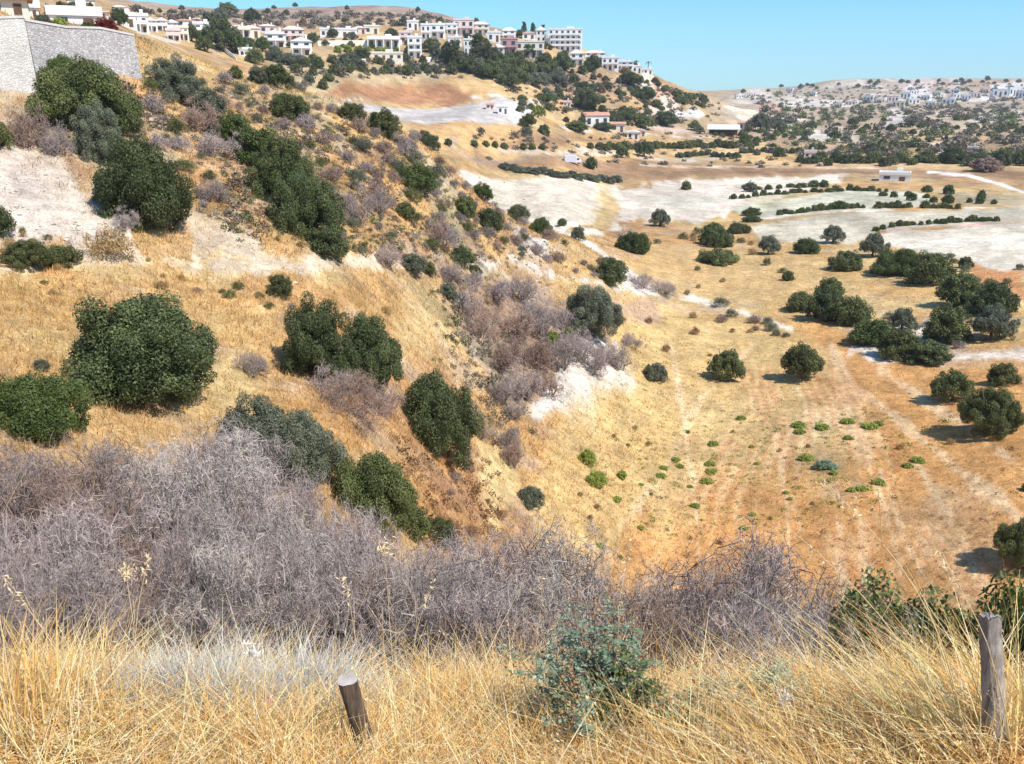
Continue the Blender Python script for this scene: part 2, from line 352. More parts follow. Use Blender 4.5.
def ground_material():
    m, nt, b = newmat('ground_soil')
    at_ = N(nt, 'ShaderNodeAttribute', attribute_name='soil')
    tc = N(nt, 'ShaderNodeTexCoord'); ob = tc.outputs['Object']
    col = at_.outputs['Color']
    f = None
    for sc, lo, hi in ((.22,.75,1.25),(1.3,.72,1.28),(7,.7,1.3),(38,.72,1.25)):
        x = rng_map(nt, noise(nt, ob, sc, 5, .65), .3, .7, lo, hi)
        f = x if f is None else mathn(nt, 'MULTIPLY', f, x)
    col = scalec(nt, col, f)
    sp_ = rng_map(nt, noise(nt, ob, 2.6, 6, .75), .60, .66)
    col = mixc(nt, mathn(nt, 'MULTIPLY', sp_, .35), col, (.16,.095,.055))
    st = rng_map(nt, noise(nt, ob, .8, 6, .8), .61, .67)
    col = mixc(nt, mathn(nt, 'MULTIPLY', st, .45), col, (.68,.58,.46))
    nt.links.new(col, b.inputs['Base Color'])
    b.inputs['Roughness'].default_value = 1; b.inputs['Specular IOR Level'].default_value = .05
    bp = N(nt, 'ShaderNodeBump'); bp.inputs['Strength'].default_value = .9; bp.inputs['Distance'].default_value = .25
    h = mathn(nt, 'ADD', noise(nt, ob, 1.5, 8, .7), mathn(nt, 'MULTIPLY', noise(nt, ob, .15, 4, .6), 3.0))
    nt.links.new(h, bp.inputs['Height']); nt.links.new(bp.outputs[0], b.inputs['Normal'])
    return m
def leaf_material(name, c1, c2, rough=.55, trans=.25):
    m, nt, b = newmat(name)
    a_ = N(nt, 'ShaderNodeAttribute', attribute_name='tone')
    oi = N(nt, 'ShaderNodeObjectInfo')
    sep = N(nt, 'ShaderNodeSeparateColor'); nt.links.new(a_.outputs['Color'], sep.inputs[0])
    col = mixc(nt, sep.outputs[1], c1, c2)
    f = mathn(nt, 'MULTIPLY', rng_map(nt, sep.outputs[0], 0, 1, .5, 1.55), rng_map(nt, oi.outputs['Random'], 0, 1, .82, 1.2))
    col = scalec(nt, col, f)
    nt.links.new(col, b.inputs['Base Color']); b.inputs['Roughness'].default_value = rough
    b.inputs['Specular IOR Level'].default_value = .25
    if trans > 0:
        tr = N(nt, 'ShaderNodeBsdfTranslucent'); nt.links.new(scalec(nt, col, 1.3), tr.inputs[0])
        mx = N(nt, 'ShaderNodeMixShader'); mx.inputs[0].default_value = trans
        nt.links.new(b.outputs[0], mx.inputs[1]); nt.links.new(tr.outputs[0], mx.inputs[2])
        nt.links.new(mx.outputs[0], nt.nodes['Material Output'].inputs['Surface'])
    return m
def attr_material(name, attr='tint', trans=.3, rough=.7):
    m, nt, b = newmat(name)
    a_ = N(nt, 'ShaderNodeAttribute', attribute_name=attr)
    nt.links.new(a_.outputs['Color'], b.inputs['Base Color']); b.inputs['Roughness'].default_value = rough
    b.inputs['Specular IOR Level'].default_value = .2
    tr = N(nt, 'ShaderNodeBsdfTranslucent'); nt.links.new(a_.outputs['Color'], tr.inputs[0])
    mx = N(nt, 'ShaderNodeMixShader'); mx.inputs[0].default_value = trans
    nt.links.new(b.outputs[0], mx.inputs[1]); nt.links.new(tr.outputs[0], mx.inputs[2])
    nt.links.new(mx.outputs[0], nt.nodes['Material Output'].inputs['Surface'])
    return m
def plain(name, c, rough=.8, var=.2, scale=1.5, spec=.2, bump=0., bscale=20., c2=None, metallic=0.):
    m, nt, b = newmat(name)
    tc = N(nt, 'ShaderNodeTexCoord'); ob = tc.outputs['Object']
    x = noise(nt, ob, scale, 6, .65)
    if c2: col = mixc(nt, rng_map(nt, x, .35, .65), c, c2)
    else:
        rgb = N(nt, 'ShaderNodeRGB'); rgb.outputs[0].default_value = (*c, 1)
        col = scalec(nt, rgb.outputs[0], rng_map(nt, x, .3, .7, 1-var, 1+var))
    nt.links.new(col, b.inputs['Base Color']); b.inputs['Roughness'].default_value = rough
    b.inputs['Specular IOR Level'].default_value = spec; b.inputs['Metallic'].default_value = metallic
    if bump:
        bp = N(nt, 'ShaderNodeBump'); bp.inputs['Strength'].default_value = bump; bp.inputs['Distance'].default_value = .02
        nt.links.new(noise(nt, ob, bscale, 6, .6), bp.inputs['Height']); nt.links.new(bp.outputs[0], b.inputs['Normal'])
    return m
M = {}
M['ground'] = ground_material()
M['dark'] = leaf_material('dark_evergreen_leaf', (.082,.104,.034), (.175,.195,.07))
M['deep'] = leaf_material('deep_green_leaf', (.064,.086,.032), (.140,.165,.065))
M['olive'] = leaf_material('olive_green_leaf', (.09,.105,.035), (.16,.17,.065))
M['greygreen'] = leaf_material('grey_green_leaf', (.12,.13,.085), (.19,.205,.135))
M['bright'] = leaf_material('yellow_green_leaf', (.20,.25,.04), (.34,.38,.08))
M['fresh'] = leaf_material('fresh_green_leaf', (.065,.095,.022), (.12,.155,.045))
M['blue'] = leaf_material('blue_green_leaf', (.13,.21,.10), (.33,.41,.31))
M['dry'] = leaf_material('dried_brown_leaf', (.22,.12,.06), (.33,.20,.10))
M['drygold'] = leaf_material('dry_golden_bush', (.34,.22,.09), (.46,.33,.15))
M['silver'] = leaf_material('silver_dry_herb', (.55,.53,.45), (.72,.70,.62))
M['pink'] = leaf_material('crimson_blossom', (.22,.03,.04), (.30,.07,.05))
M['twig'] = leaf_material('grey_dead_twig', (.20,.158,.145), (.40,.33,.305), .9, 0)
M['twigbrown'] = leaf_material('brown_dead_twig', (.21,.145,.115), (.35,.25,.20), .9, 0)
M['greybrown'] = leaf_material('grey_brown_scrub_leaf', (.13,.11,.085), (.21,.18,.14), .8, .1)
M['chalkstone'] = plain('pale_chalk_stone', (.52,.46,.40), .95, .2, 3, .1, .5, 9)
M['twigpale'] = leaf_material('bleached_dead_twig', (.27,.225,.20), (.50,.43,.38), .9, 0)
M['bark'] = plain('grey_brown_bark', (.13,.10,.075), .95, .35, 6, .1, .6, 12)
M['grass'] = attr_material('dry_grass_blade')
def mesh_np(name, V, faces, mat=None, attrs=None, smooth_=False):
    """V (n,3); faces: list of integer arrays (m,k)"""
    me = bpy.data.meshes.new(name)
    V = np.ascontiguousarray(V, np.float32); me.vertices.add(len(V)); me.vertices.foreach_set('co', V.ravel())
    li = np.concatenate([f.ravel() for f in faces]).astype(np.int32)
    ls, o = [], 0
    for f in faces:
        ls.append(o + np.arange(len(f))*f.shape[1]); o += f.size
    ls = np.concatenate(ls).astype(np.int32)
    me.loops.add(len(li)); me.loops.foreach_set('vertex_index', li)
    me.polygons.add(len(ls)); me.polygons.foreach_set('loop_start', ls)
    if smooth_: me.polygons.foreach_set('use_smooth', np.ones(len(ls), bool))
    else: me.polygons.foreach_set('use_smooth', np.zeros(len(ls), bool))
    for k, c in (attrs or {}).items():
        a_ = me.attributes.new(k, 'FLOAT_COLOR', 'POINT')
        c4 = np.ones((len(V), 4), np.float32); c4[:, :c.shape[1]] = c
        a_.data.foreach_set('color', c4.ravel())
    me.update(calc_edges=True)
    if mat: me.materials.append(mat)
    return me
def link(name, me, parent=None, loc=None):
    o = bpy.data.objects.new(name, me); C.objects.link(o)
    if parent: o.parent = parent
    if loc is not None: o.location = loc
    return o
def tag(o, label, cat, group=None, kind=None):
    if label: o['label'] = label
    if cat: o['category'] = cat
    if group: o['group'] = group
    if kind: o['kind'] = kind
    return o
# ---------------------------------------------------------------- the ground sheet, split into the places it carries
zone_of = np.zeros((NA-1, NR-1), int)
znames = list(ZONE)
for k, zn in enumerate(znames):
    zc = ZONE[zn][:-1, :-1]
    zone_of[zc > .5] = k+1
ids = np.arange(NA*NR).reshape(NA, NR)
quads = np.stack([ids[:-1,:-1], ids[1:,:-1], ids[1:,1:], ids[:-1,1:]], -1)
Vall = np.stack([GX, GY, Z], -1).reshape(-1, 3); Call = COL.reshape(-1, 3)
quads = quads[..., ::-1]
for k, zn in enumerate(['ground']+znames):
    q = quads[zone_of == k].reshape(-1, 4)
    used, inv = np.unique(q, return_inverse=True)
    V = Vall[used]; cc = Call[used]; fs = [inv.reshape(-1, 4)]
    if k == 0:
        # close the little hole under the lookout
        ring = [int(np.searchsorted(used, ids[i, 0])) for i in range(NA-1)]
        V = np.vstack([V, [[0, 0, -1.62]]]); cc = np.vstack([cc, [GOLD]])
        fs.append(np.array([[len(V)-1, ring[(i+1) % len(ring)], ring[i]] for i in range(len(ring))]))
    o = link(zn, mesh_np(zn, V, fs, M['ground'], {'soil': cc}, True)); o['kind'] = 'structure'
# ---------------------------------------------------------------- plants
def quads_at(Pc, T, B):
    """rhombus leaves: centre, long half vector, wide half vector"""
    n_ = len(Pc); V = np.stack([Pc-T, Pc+B*.9-T*.1, Pc+T, Pc-B*.9-T*.1], 1).reshape(-1, 3)
    return V, np.arange(n_*4).reshape(-1, 4)
def rand_dir(n_, r_=rng):
    v = r_.normal(size=(n_, 3)); return v/np.linalg.norm(v, axis=1, keepdims=True)
def crown_mesh(name, seed, n_leaf, leaf, height=1.3, base=0.0, nl=17, ns=9, spread=1.0, mat='dark', tall=False, sliver=False, open_=0.0):
    r_ = np.random.default_rng(seed)
    # lobes inside a dome of radius 1, the lowest ones resting on its foot
    L = []
    for i in range(nl):
        phi = i*2.399+r_.uniform(-.35, .35); zf = ((i+.5)/nl)**1.15; rad = r_.uniform(.36, .50)
        rr = math.sqrt(max(0, 1-zf**2))*r_.uniform(.5, .66)*spread
        if tall: rr *= .75*(1-.35*zf); rad *= .8
        L.append((rr*math.cos(phi), rr*math.sin(phi), base+.16+(height-base*.4-rad*.9-.16)*zf*r_.uniform(.85, 1.0), rad))
    L.append((0, 0, base+height*.4, .55)); L.append((0, 0, base+height*.2+.1, .6)); L = np.array(L)
    subs = []
    for x, y, z, rad in L:
        dd = rand_dir(ns, r_); dd[:, 2] = np.where(r_.random(ns) < .55, np.abs(dd[:, 2]), dd[:, 2]*.6)
        for q in dd:
            rs_ = rad*r_.uniform(.28, .50); c = np.array([x, y, z])+q*rad*r_.uniform(.68, .98)
            subs.append((*c, rs_))
    subs = np.array(subs)
    w = subs[:, 3]**2; w /= w.sum()
    k = r_.choice(len(subs), int(n_leaf*1.5), p=w)
    d = rand_dir(len(k), r_); rad = subs[k, 3]*r_.uniform(.35, 1.0, len(k))**.5*(1+.3*open_*r_.random(len(k)))
    Pc = subs[k, :3]+d*rad[:, None]
    keep = (Pc[:, 2] > base*.6-.14)
    # thin those buried deep in the dome
    ell = (Pc[:, 0]**2+Pc[:, 1]**2)/.6+((Pc[:, 2]-base)/height)**2/.6
    keep &= (ell > .4) | (r_.random(len(k)) < .35)
    Pc, d, k = Pc[keep][:n_leaf], d[keep][:n_leaf], k[keep][:n_leaf]
    n_ = len(Pc)
    nrm = d*.9+rand_dir(n_, r_)*.8; nrm[:, 2] += .25; nrm /= np.linalg.norm(nrm, axis=1, keepdims=True)
    t = np.cross(nrm, rand_dir(n_, r_)); t /= np.linalg.norm(t, axis=1, keepdims=True)+1e-9
    b = np.cross(nrm, t); sz = leaf*r_.uniform(.6, 1.35, n_)[:, None]
    V, q = quads_at(Pc, t*sz, b*sz*(.16 if sliver else .6))
    subtone = r_.random(len(subs))
    tone = np.repeat(np.stack([np.clip(r_.normal(.42, .16, n_)+.25*(subtone[k]-.5), 0, 1), np.clip(subtone[k]*.7+r_.random(n_)*.4, 0, 1), r_.random(n_)], 1), 4, 0)
    return mesh_np(name, V, [q], M[mat], {'tone': tone})
def prism(A_, B_, ra, rb, sides=3):
    """tapered sticks from A to B"""
    n_ = len(A_); D = B_-A_; D = D/(np.linalg.norm(D, axis=1, keepdims=True)+1e-9)
    h = np.where(np.abs(D[:, 2:3]) < .9, np.array([[0, 0, 1.]]), np.array([[1., 0, 0]]))
    U = np.cross(D, h); U /= np.linalg.norm(U, axis=1, keepdims=True); Wv = np.cross(D, U)
    V = np.zeros((n_, 2*sides, 3))
    for s in range(sides):
        a = 2*math.pi*s/sides; o = U*math.cos(a)+Wv*math.sin(a)
        V[:, s] = A_+o*ra[:, None]; V[:, sides+s] = B_+o*rb[:, None]
    b = np.arange(n_)[:, None]*2*sides
    F_ = [np.concatenate([b+s, b+(s+1) % sides, b+sides+(s+1) % sides, b+sides+s], 1) for s in range(sides)]
    return V.reshape(-1, 3), np.concatenate(F_)
def twig_mesh(name, seed, levels=6, stems=9, height=1.3, thick=.02, fan=3, mat='twig', last=4, l0=.42):
    r_ = np.random.default_rng(seed)
    a = r_.uniform(0, 6.28, stems); A_ = np.stack([np.cos(a)*.1, np.sin(a)*.1, np.full(stems, -.12)], 1)
    D = np.stack([np.cos(a), np.sin(a), r_.uniform(.5, 1.6, stems)], 1)*1.0
    D /= np.linalg.norm(D, axis=1, keepdims=True); Ln = l0*r_.uniform(.7, 1.2, stems)
    Vs, Fs, Ts, o = [], [], [], 0; rad = thick
    stems_out = None
    for lv in range(levels):
        B_ = A_+D*Ln[:, None]; B_[:, 2] = np.maximum(B_[:, 2], .02)
        n_ = len(A_)
        tone = np.stack([np.clip(r_.normal(.5, .2, n_), 0, 1), np.clip(lv/levels+r_.uniform(-.3, .3, n_), 0, 1), r_.random(n_)], 1)
        if lv < 2:
            V, Fq = prism(A_, B_, np.full(n_, rad), np.full(n_, rad*.75), 4); rep = 8
        else:
            t = B_-A_; w = np.cross(t, rand_dir(n_, r_)); w /= np.linalg.norm(w, axis=1, keepdims=True)+1e-9
            V = np.stack([A_-w*rad, A_+w*rad, B_+w*rad*.5, B_-w*rad*.5], 1).reshape(-1, 3); Fq = np.arange(n_*4).reshape(-1, 4); rep = 4
        if lv == 0: stems_out = (V, Fq, np.repeat(tone, rep, 0))
        else:
            Vs.append(V); Fs.append(Fq+o); o += len(V); Ts.append(np.repeat(tone, rep, 0))
        f = fan if lv < levels-2 else last
        idx = np.repeat(np.arange(n_), f)
        tpos = np.where(r_.random(len(idx)) < .5, 1.0, r_.uniform(.35, 1, len(idx)))
        A2 = A_[idx]+(B_[idx]-A_[idx])*tpos[:, None]
        D2_ = D[idx]+rand_dir(len(idx), r_)*.85; D2_[:, 2] += .12
        # keep inside a dome
        out = (A2[:, 0]**2+A2[:, 1]**2+(A2[:, 2]/height)**2)
        D2_ -= A2*np.clip(out-.75, 0, .6)[:, None]*1.2
        D2_ /= np.linalg.norm(D2_, axis=1, keepdims=True)
        Ln = Ln[idx]*r_.uniform(.55, .85, len(idx)); A_, D = A2, D2_; rad *= .70
    tw = mesh_np(name+'_twigs', np.vstack(Vs), [np.vstack(Fs)], M[mat], {'tone': np.vstack(Ts)})
    st = mesh_np(name+'_stems', stems_out[0], [stems_out[1]], M[mat], {'tone': stems_out[2]})
    return tw, st
def trunk_mesh(name, seed, h=.6, r0=.07, limbs=6, spread=.5):
    r_ = np.random.default_rng(seed)
    A_, B_, ra, rb = [], [], [], []
    def seg(a, b, x, y): A_.append(a); B_.append(b); ra.append(x); rb.append(y)
    p = np.array([0, 0, -.2]); q = np.array([r_.uniform(-.04, .04), r_.uniform(-.04, .04), h*.5])
    seg(p, q, r0*1.25, r0*.85)
    for i in range(limbs):
        a = i*2.399+r_.uniform(-.3, .3)
        m = q+np.array([math.cos(a)*spread*.45, math.sin(a)*spread*.45, h*r_.uniform(.35, .7)])
        e = m+np.array([math.cos(a)*spread*.4, math.sin(a)*spread*.4, h*r_.uniform(.3, .8)])
        seg(q-[0, 0, .02], m, r0*.6, r0*.38); seg(m, e, r0*.38, r0*.14)
    V, Fq = prism(np.array(A_), np.array(B_), np.array(ra), np.array(rb), 7)
    return mesh_np(name, V, [Fq], M['bark'], None, True)
CR = {}
def reg(kind, crowns, trunks): CR[kind] = (crowns, trunks)
LOD = {'hi': (80000, .0195), 'mid': (17000, .038), 'lo': (2400, .095)}
for lod, (nlv, ls_) in LOD.items():
    nv = 4 if lod != 'lo' else 5
    reg('shrub_'+lod, [crown_mesh('shrub_crown', 100+i, nlv, ls_, 1.25+.15*(i % 3)) for i in range(nv)],
        [trunk_mesh('shrub_trunk', 50+i, .5, .05, 7, .6) for i in range(2)])
    reg('spread_'+lod, [crown_mesh('spread_crown', 140+i, nlv, ls_, .8, nl=14) for i in range(2)],
        [trunk_mesh('spread_trunk', 60+i, .3, .045, 7, .6) for i in range(1)])
    reg('tree_'+lod, [crown_mesh('tree_crown', 180+i, nlv, ls_, 1.3, base=.24, nl=13) for i in range(3)],
        [trunk_mesh('tree_trunk', 70+i, .8, .08, 7, .6) for i in range(2)])
    reg('conifer_'+lod, [crown_mesh('conifer_crown', 220+i, nlv, ls_, 3.0, nl=20, tall=True, mat='deep') for i in range(2)],
        [trunk_mesh('conifer_trunk', 80, 1.6, .09, 5, .3)])
reg('fuzz', [crown_mesh('scrub_crown', 260+i, 2600, .085, 1.0, nl=9, ns=8, mat='twig', sliver=True, open_=1.4) for i in range(4)],
    [trunk_mesh('scrub_stem', 90, .3, .03, 7, .5)])
reg('tuft', [crown_mesh('tussock_crown', 280+i, 1500, .10, .9, nl=7, ns=7, mat='drygold', sliver=True, open_=.8) for i in range(3)],
    [trunk_mesh('tussock_stem', 91, .25, .02, 5, .4)])
tw_hi = [twig_mesh('deadshrub', 300+i, 8, 13, 1.15, .019, 3, 'twig', 4, .42) for i in range(3)]
tw_mid = [twig_mesh('deadshrub_b', 320+i, 7, 10, 1.1, .026, 3, 'twig', 4, .42) for i in range(3)]
reg('dead_hi', [a for a, b in tw_hi], [b for a, b in tw_hi])
reg('dead_mid', [a for a, b in tw_mid], [b for a, b in tw_mid])
def palm():
    V, Fq, T = [], [], []
    r_ = np.random.default_rng(4); o = 0
    for k in range(26):
        a = k*2.399; up = r_.uniform(-.2, 1.1); prev = np.array([0, 0, 3.0]); d = np.array([math.cos(a), math.sin(a), up]); d /= np.linalg.norm(d)
        side_ = np.array([-math.sin(a), math.cos(a), 0])
        for s in range(5):
            nx = prev+d*.24; w0, w1 = .11*(1-abs(s-1.5)/5), .11*(1-abs(s-.5)/5)*(.2 if s == 4 else 1)
            V += [prev-side_*w0-[0,0,.03], prev+side_*w0-[0,0,.03], nx+side_*w1-[0,0,.03], nx-side_*w1-[0,0,.03]]; Fq.append([o, o+1, o+2, o+3]); o += 4
            T += [[r_.uniform(.3, .7), .5, 0]]*4; d = d-[0, 0, .28]; d /= np.linalg.norm(d); prev = nx
    cr = mesh_np('palm_crown', np.array(V), [np.array(Fq)], M['dark'], {'tone': np.array(T)})
    A_ = np.array([[0, 0, -.3], [.03, 0, 1.2]]); B_ = np.array([[.03, 0, 1.2], [0, 0, 3.05]])
    V, F2 = prism(A_, B_, np.array([.12, .1]), np.array([.1, .08]), 8)
    return cr, mesh_np('palm_trunk', V, [F2], M['bark'], None, True)
pc, pt = palm(); reg('palm', [pc], [pt])
NAMES = {'shrub': ('evergreen_shrub', 'shrub', 'crown', 'trunk'), 'spread': ('spreading_bush', 'bush', 'crown', 'trunk'),
         'tree': ('tree', 'tree', 'crown', 'trunk'), 'conifer': ('conifer_tree', 'tree', 'crown', 'trunk'),
         'fuzz': ('dry_scrub_bush', 'bush', 'crown', 'trunk'), 'tuft': ('grass_tussock', 'tussock', 'crown', 'stem'),
         'dead': ('dead_shrub', 'shrub', 'twigs', 'stems'), 'palm': ('palm_tree', 'tree', 'crown', 'trunk')}
pcount = [0]
def plant(kind, pos, rad, hscale, label, group=None, mat=None, name=None, yaw=None):
    crowns, trunks = CR[kind]
    base = kind.split('_')[0]; nm = NAMES[base]
    pcount[0] += 1; i = pcount[0]
    root = link(name or nm[0], None); root.empty_display_size = .2
    root.location = pos; root.rotation_euler = (0, 0, random.uniform(0, 6.28) if yaw is None else yaw)
    root.scale = (rad*random.uniform(.95, 1.05), rad*random.uniform(.95, 1.05), hscale)
    c = link(nm[2], crowns[i % len(crowns)], root); t = link(nm[3], trunks[i % len(trunks)], root)
    if mat:
        for o in ([c, t] if base == 'dead' else [c]):
            o.material_slots[0].link = 'OBJECT'; o.material_slots[0].material = M[mat]
    tag(root, label, nm[1], group)
    return root
HT = {'shrub': 1.32, 'spread': .82, 'tree': 1.45, 'conifer': 3.1, 'fuzz': 1.05, 'tuft': .95, 'dead': 1.15, 'palm': 3.6}
def veg(kind, u, vb, w, h, label, group=None, mat=None, dmin=1.5, name=None, cat=None):
    """a plant whose foot stands on the ground seen at (u, vb), w wide and h high as seen"""
    p = at(u, vb, dmin); s = slant(p); px = s/F
    d = math.hypot(p[0], p[1])
    rad = w*px/2*.95
    elev = math.atan2(-p[2], d)
    hh = max(h*px - rad*.85*math.sin(abs(elev)), rad*.5)/max(math.cos(elev), .5)
    cap = {'shrub': 1.95 if w > 55 else 1.5, 'tree': 1.75, 'spread': 1.0}.get(kind.split('_')[0])
    if cap: hh = min(hh, cap*rad)
    if '_' not in kind and kind in ('shrub', 'spread', 'tree', 'conifer'):
        kind += '_hi' if w > 55 else ('_mid' if w > 17 else '_lo')
    if kind == 'dead': kind = 'dead_hi' if w > 60 else 'dead_mid'
    b = kind.split('_')[0]
    # the foot seen is the front edge of the crown: stand the plant half a radius behind it
    a = math.atan2(p[0], p[1]); back = rad*.55
    x, y = p[0]+math.sin(a)*back, p[1]+math.cos(a)*back
    z = min(ground_z(x, y), p[2]+back*.5)
    o = plant(kind, (x, y, z-.06*hh), rad, hh/HT[b]*1.04, label, group, mat, name)
    if cat: o['category'] = cat
    return o
# ================================================================ the hillside: shrubs one by one
G1 = 'evergreen shrubs on the near slope'
veg('shrub', 150, 412, 172, 124, 'largest round dark green shrub alone on golden grass of the near slope', G1, 'deep')
veg('shrub', 318, 384, 84, 106, 'taller dark green shrub, upper of the joined pair above grey twigs', G1, 'deep')
veg('shrub', 366, 392, 84, 92, 'rounder dark green shrub, lower of the joined pair above grey twigs', G1, 'deep')
veg('shrub', 436, 456, 96, 122, 'big dark green shrub beside the straw gully, below the joined pair', G1, 'deep')
veg('spread', 40, 440, 118, 82, 'broad olive green bush at the left edge above the grey thicket', G1, 'fresh')
veg('shrub', 262, 496, 96, 96, 'dark green bush half hidden behind the grey thicket, below the largest shrub', G1, 'greygreen')
veg('shrub', 310, 484, 84, 84, 'mottled green bush with dead twigs at the back of the grey thicket', G1, 'greygreen')
veg('shrub', 372, 528, 92, 92, 'olive green bush with dry stalks between grey thicket and reddish bank', G1, 'dark')
veg('shrub', 412, 540, 46, 74, 'narrow dark green bush at the grey thicket edge by the reddish bank', G1, 'dark')
veg('spread', 438, 545, 44, 34, 'low yellowish green bush at the foot of the reddish bank', G1, 'olive')
veg('shrub', 150, 232, 104, 96, 'round dark green shrub between the white scree and the long shrub cascade', G1, 'deep')
veg('shrub', 88, 136, 112, 76, 'wide dark green shrub under the stone wall', G1, 'dark')
veg('spread', 62, 92, 62, 28, 'flat topped bright green bush touching the stone wall foot', G1, 'fresh')
veg('shrub', 104, 166, 56, 52, 'small greyish green shrub wedged between two large dark shrubs', G1, 'greygreen')
veg('shrub', -4, 238, 44, 96, 'dark shrub cut by the left edge beside the white scree', G1, 'deep')
veg('shrub', -6, 150, 40, 66, 'brown green shrub cut by the left edge below the wall', G1, 'olive')
veg('shrub', 262, 172, 54, 56, 'topmost dark green shrub of the long cascade down the slope', 'shrubs of the long cascade', 'fresh')
veg('shrub', 236, 146, 40, 34, 'bright green shrub at the upper tip of the long cascade', 'shrubs of the long cascade', 'fresh')
veg('shrub', 284, 208, 76, 70, 'second shrub down in the long cascade, with a bare brown gap', 'shrubs of the long cascade', 'dark')
veg('shrub', 308, 240, 78, 74, 'widest dark green shrub in the long cascade', 'shrubs of the long cascade', 'deep')
veg('shrub', 328, 260, 44, 62, 'lowest dark green shrub of the long cascade, its foot at the path', 'shrubs of the long cascade', 'deep')
veg('shrub', 178, 102, 62, 38, 'grey green shrub below the end of the stone wall', G1, 'greygreen')
veg('shrub', 208, 118, 40, 28, 'smaller grey green shrub beneath the wall end shrub', G1, 'greygreen')
veg('shrub', 290, 120, 42, 26, 'round dark shrub on the slope crest below white gabled house', G1, 'dark')
veg('shrub', 277, 88, 32, 22, 'dark green shrub on the skyline of the near slope', G1, 'deep')
veg('shrub', 258, 84, 22, 20, 'greyish shrub touching the dark skyline shrub of the near slope', G1, 'greygreen')
veg('shrub', 235, 79, 18, 14, 'small solitary dark shrub on bare golden slope crest', G1, 'dark')
veg('shrub', 416, 193, 46, 30, 'round olive green shrub on the slope between crest and cascade', G1, 'fresh')
veg('shrub', 352, 122, 34, 18, 'low dark shrub on the crest facing the grey yard', G1, 'olive')
veg('shrub', 384, 136, 40, 24, 'dark brownish shrub on the crest in front of the grey yard', G1, 'olive')
veg('shrub', 462, 266, 28, 38, 'upright dark green shrub standing over the pale path', G1, 'deep')
veg('shrub', 464, 218, 32, 24, 'dark green shrub near the crest beside the pale beige field', G1, 'dark')
veg('shrub', 489, 234, 34, 28, 'round dark shrub just below the crest shrub by the beige field', G1, 'deep')
veg('shrub', 482, 200, 26, 16, 'small green shrub on the crest at the beige field corner', G1, 'fresh')
veg('shrub', 518, 222, 26, 18, 'green shrub on the crest against the beige field', G1, 'dark')
veg('shrub', 541, 234, 26, 19, 'lowest green shrub on the crest against the beige field', G1, 'fresh')
veg('shrub', 610, 285, 38, 34, 'very dark round shrub standing in the white clay of the saddle', G1, 'deep')
veg('tree', 592, 342, 66, 68, 'grey green tree at the head of the gully above the white bank', G1, 'greygreen')
veg('shrub', 566, 340, 16, 20, 'bright yellow green bush in front of grey gully scrub', G1, 'bright')
veg('shrub', 552, 345, 20, 16, 'yellowish bush beside bright bush in the gully scrub', G1, 'bright')
veg('spread', 634, 253, 42, 22, 'low spreading green bush beside the white clay saddle', G1, 'fresh')
veg('shrub', 578, 240, 18, 20, 'greyish shrub at the bend of the white track', G1, 'greygreen')
veg('shrub', 562, 226, 11, 12, 'tiny green shrub at the near corner of the beige field', G1, 'fresh')
veg('shrub', 655, 382, 28, 28, 'grey green bush on yellow grass right of the white bank', G1, 'greygreen')
veg('shrub', 596, 488, 28, 18, 'lower bright yellow green bush in the straw grass of the field corner', G1, 'bright')
veg('shrub', 587, 465, 20, 24, 'upper bright yellow green bush in the straw grass of the field corner', G1, 'bright')
veg('shrub', 622, 480, 12, 14, 'small bright green bush beside the two yellow green bushes', G1, 'bright')
veg('shrub', 530, 508, 32, 28, 'grey green bush low in the straw gully', G1, 'greygreen')
veg('shrub', 412, 275, 34, 22, 'grey green bush near the path with dark foot', G1, 'greygreen')
veg('shrub', 428, 276, 18, 20, 'olive bush next to the grey green path bush', G1, 'olive')
veg('shrub', 405, 220, 24, 20, 'small olive shrub above the path bushes', G1, 'olive')
veg('shrub', 474, 276, 18, 12, 'small green bush under the upright shrub at the path', G1, 'olive')
veg('shrub', 280, 298, 30, 26, 'thin greenish bush with a dark hollow on the golden bench', G1, 'olive')
veg('tuft', 112, 266, 60, 36, 'tall golden bush on the bench below the white scree', G1, 'drygold')
veg('shrub', 30, 272, 56, 30, 'olive bush on the bench at the left edge', G1, 'olive')
veg('shrub', 62, 268, 42, 24, 'olive bush between golden bush and left edge bush', G1, 'olive')
veg('shrub', 170, 320, 16, 18, 'small grey green bush just above the largest round shrub', G1, 'greygreen')
veg('shrub', 448, 300, 20, 16, 'small pale green bush on golden grass below the path', G1, 'greygreen')
veg('shrub', 42, 372, 18, 20, 'small grey green sapling above the broad olive bush', G1, 'greygreen')
# valley floor
G2 = 'trees on the valley floor'
veg('tree', 725, 382, 40, 36, 'lone small olive tree on yellow grass with a dark shadow at its foot', G2, 'dark')
veg('tree', 801, 383, 46, 42, 'lone olive tree on orange soil under the diagonal hedge', G2, 'olive')
veg('tree', 660, 227, 22, 22, 'small lone tree at the edge of the pale terraces', G2, 'greygreen')
veg('spread', 715, 247, 38, 22, 'low green bush mound, upper of the pair on the golden meadow', G2, 'dark')
veg('spread', 719, 265, 48, 17, 'flat wide green bush, lower of the pair on the golden meadow', G2, 'dark')
veg('spread', 738, 234, 26, 12, 'brownish low bush behind the meadow mounds', G2, 'olive')
veg('tree', 768, 255, 24, 24, 'grey green tree on the meadow beside the terraces', G2, 'greygreen')
veg('shrub', 806, 254, 30, 18, 'wide fresh green shrub on the meadow beside the terraces', G2, 'fresh')
veg('tree', 833, 244, 24, 20, 'pale round tree at the near corner of the terraced field', G2, 'greygreen')
veg('spread', 845, 271, 38, 26, 'dark flat topped bush under the pale round tree', G2, 'dark')
veg('tree', 872, 258, 30, 36, 'tall grey green tree at the end of the terrace hedge', G2, 'greygreen')
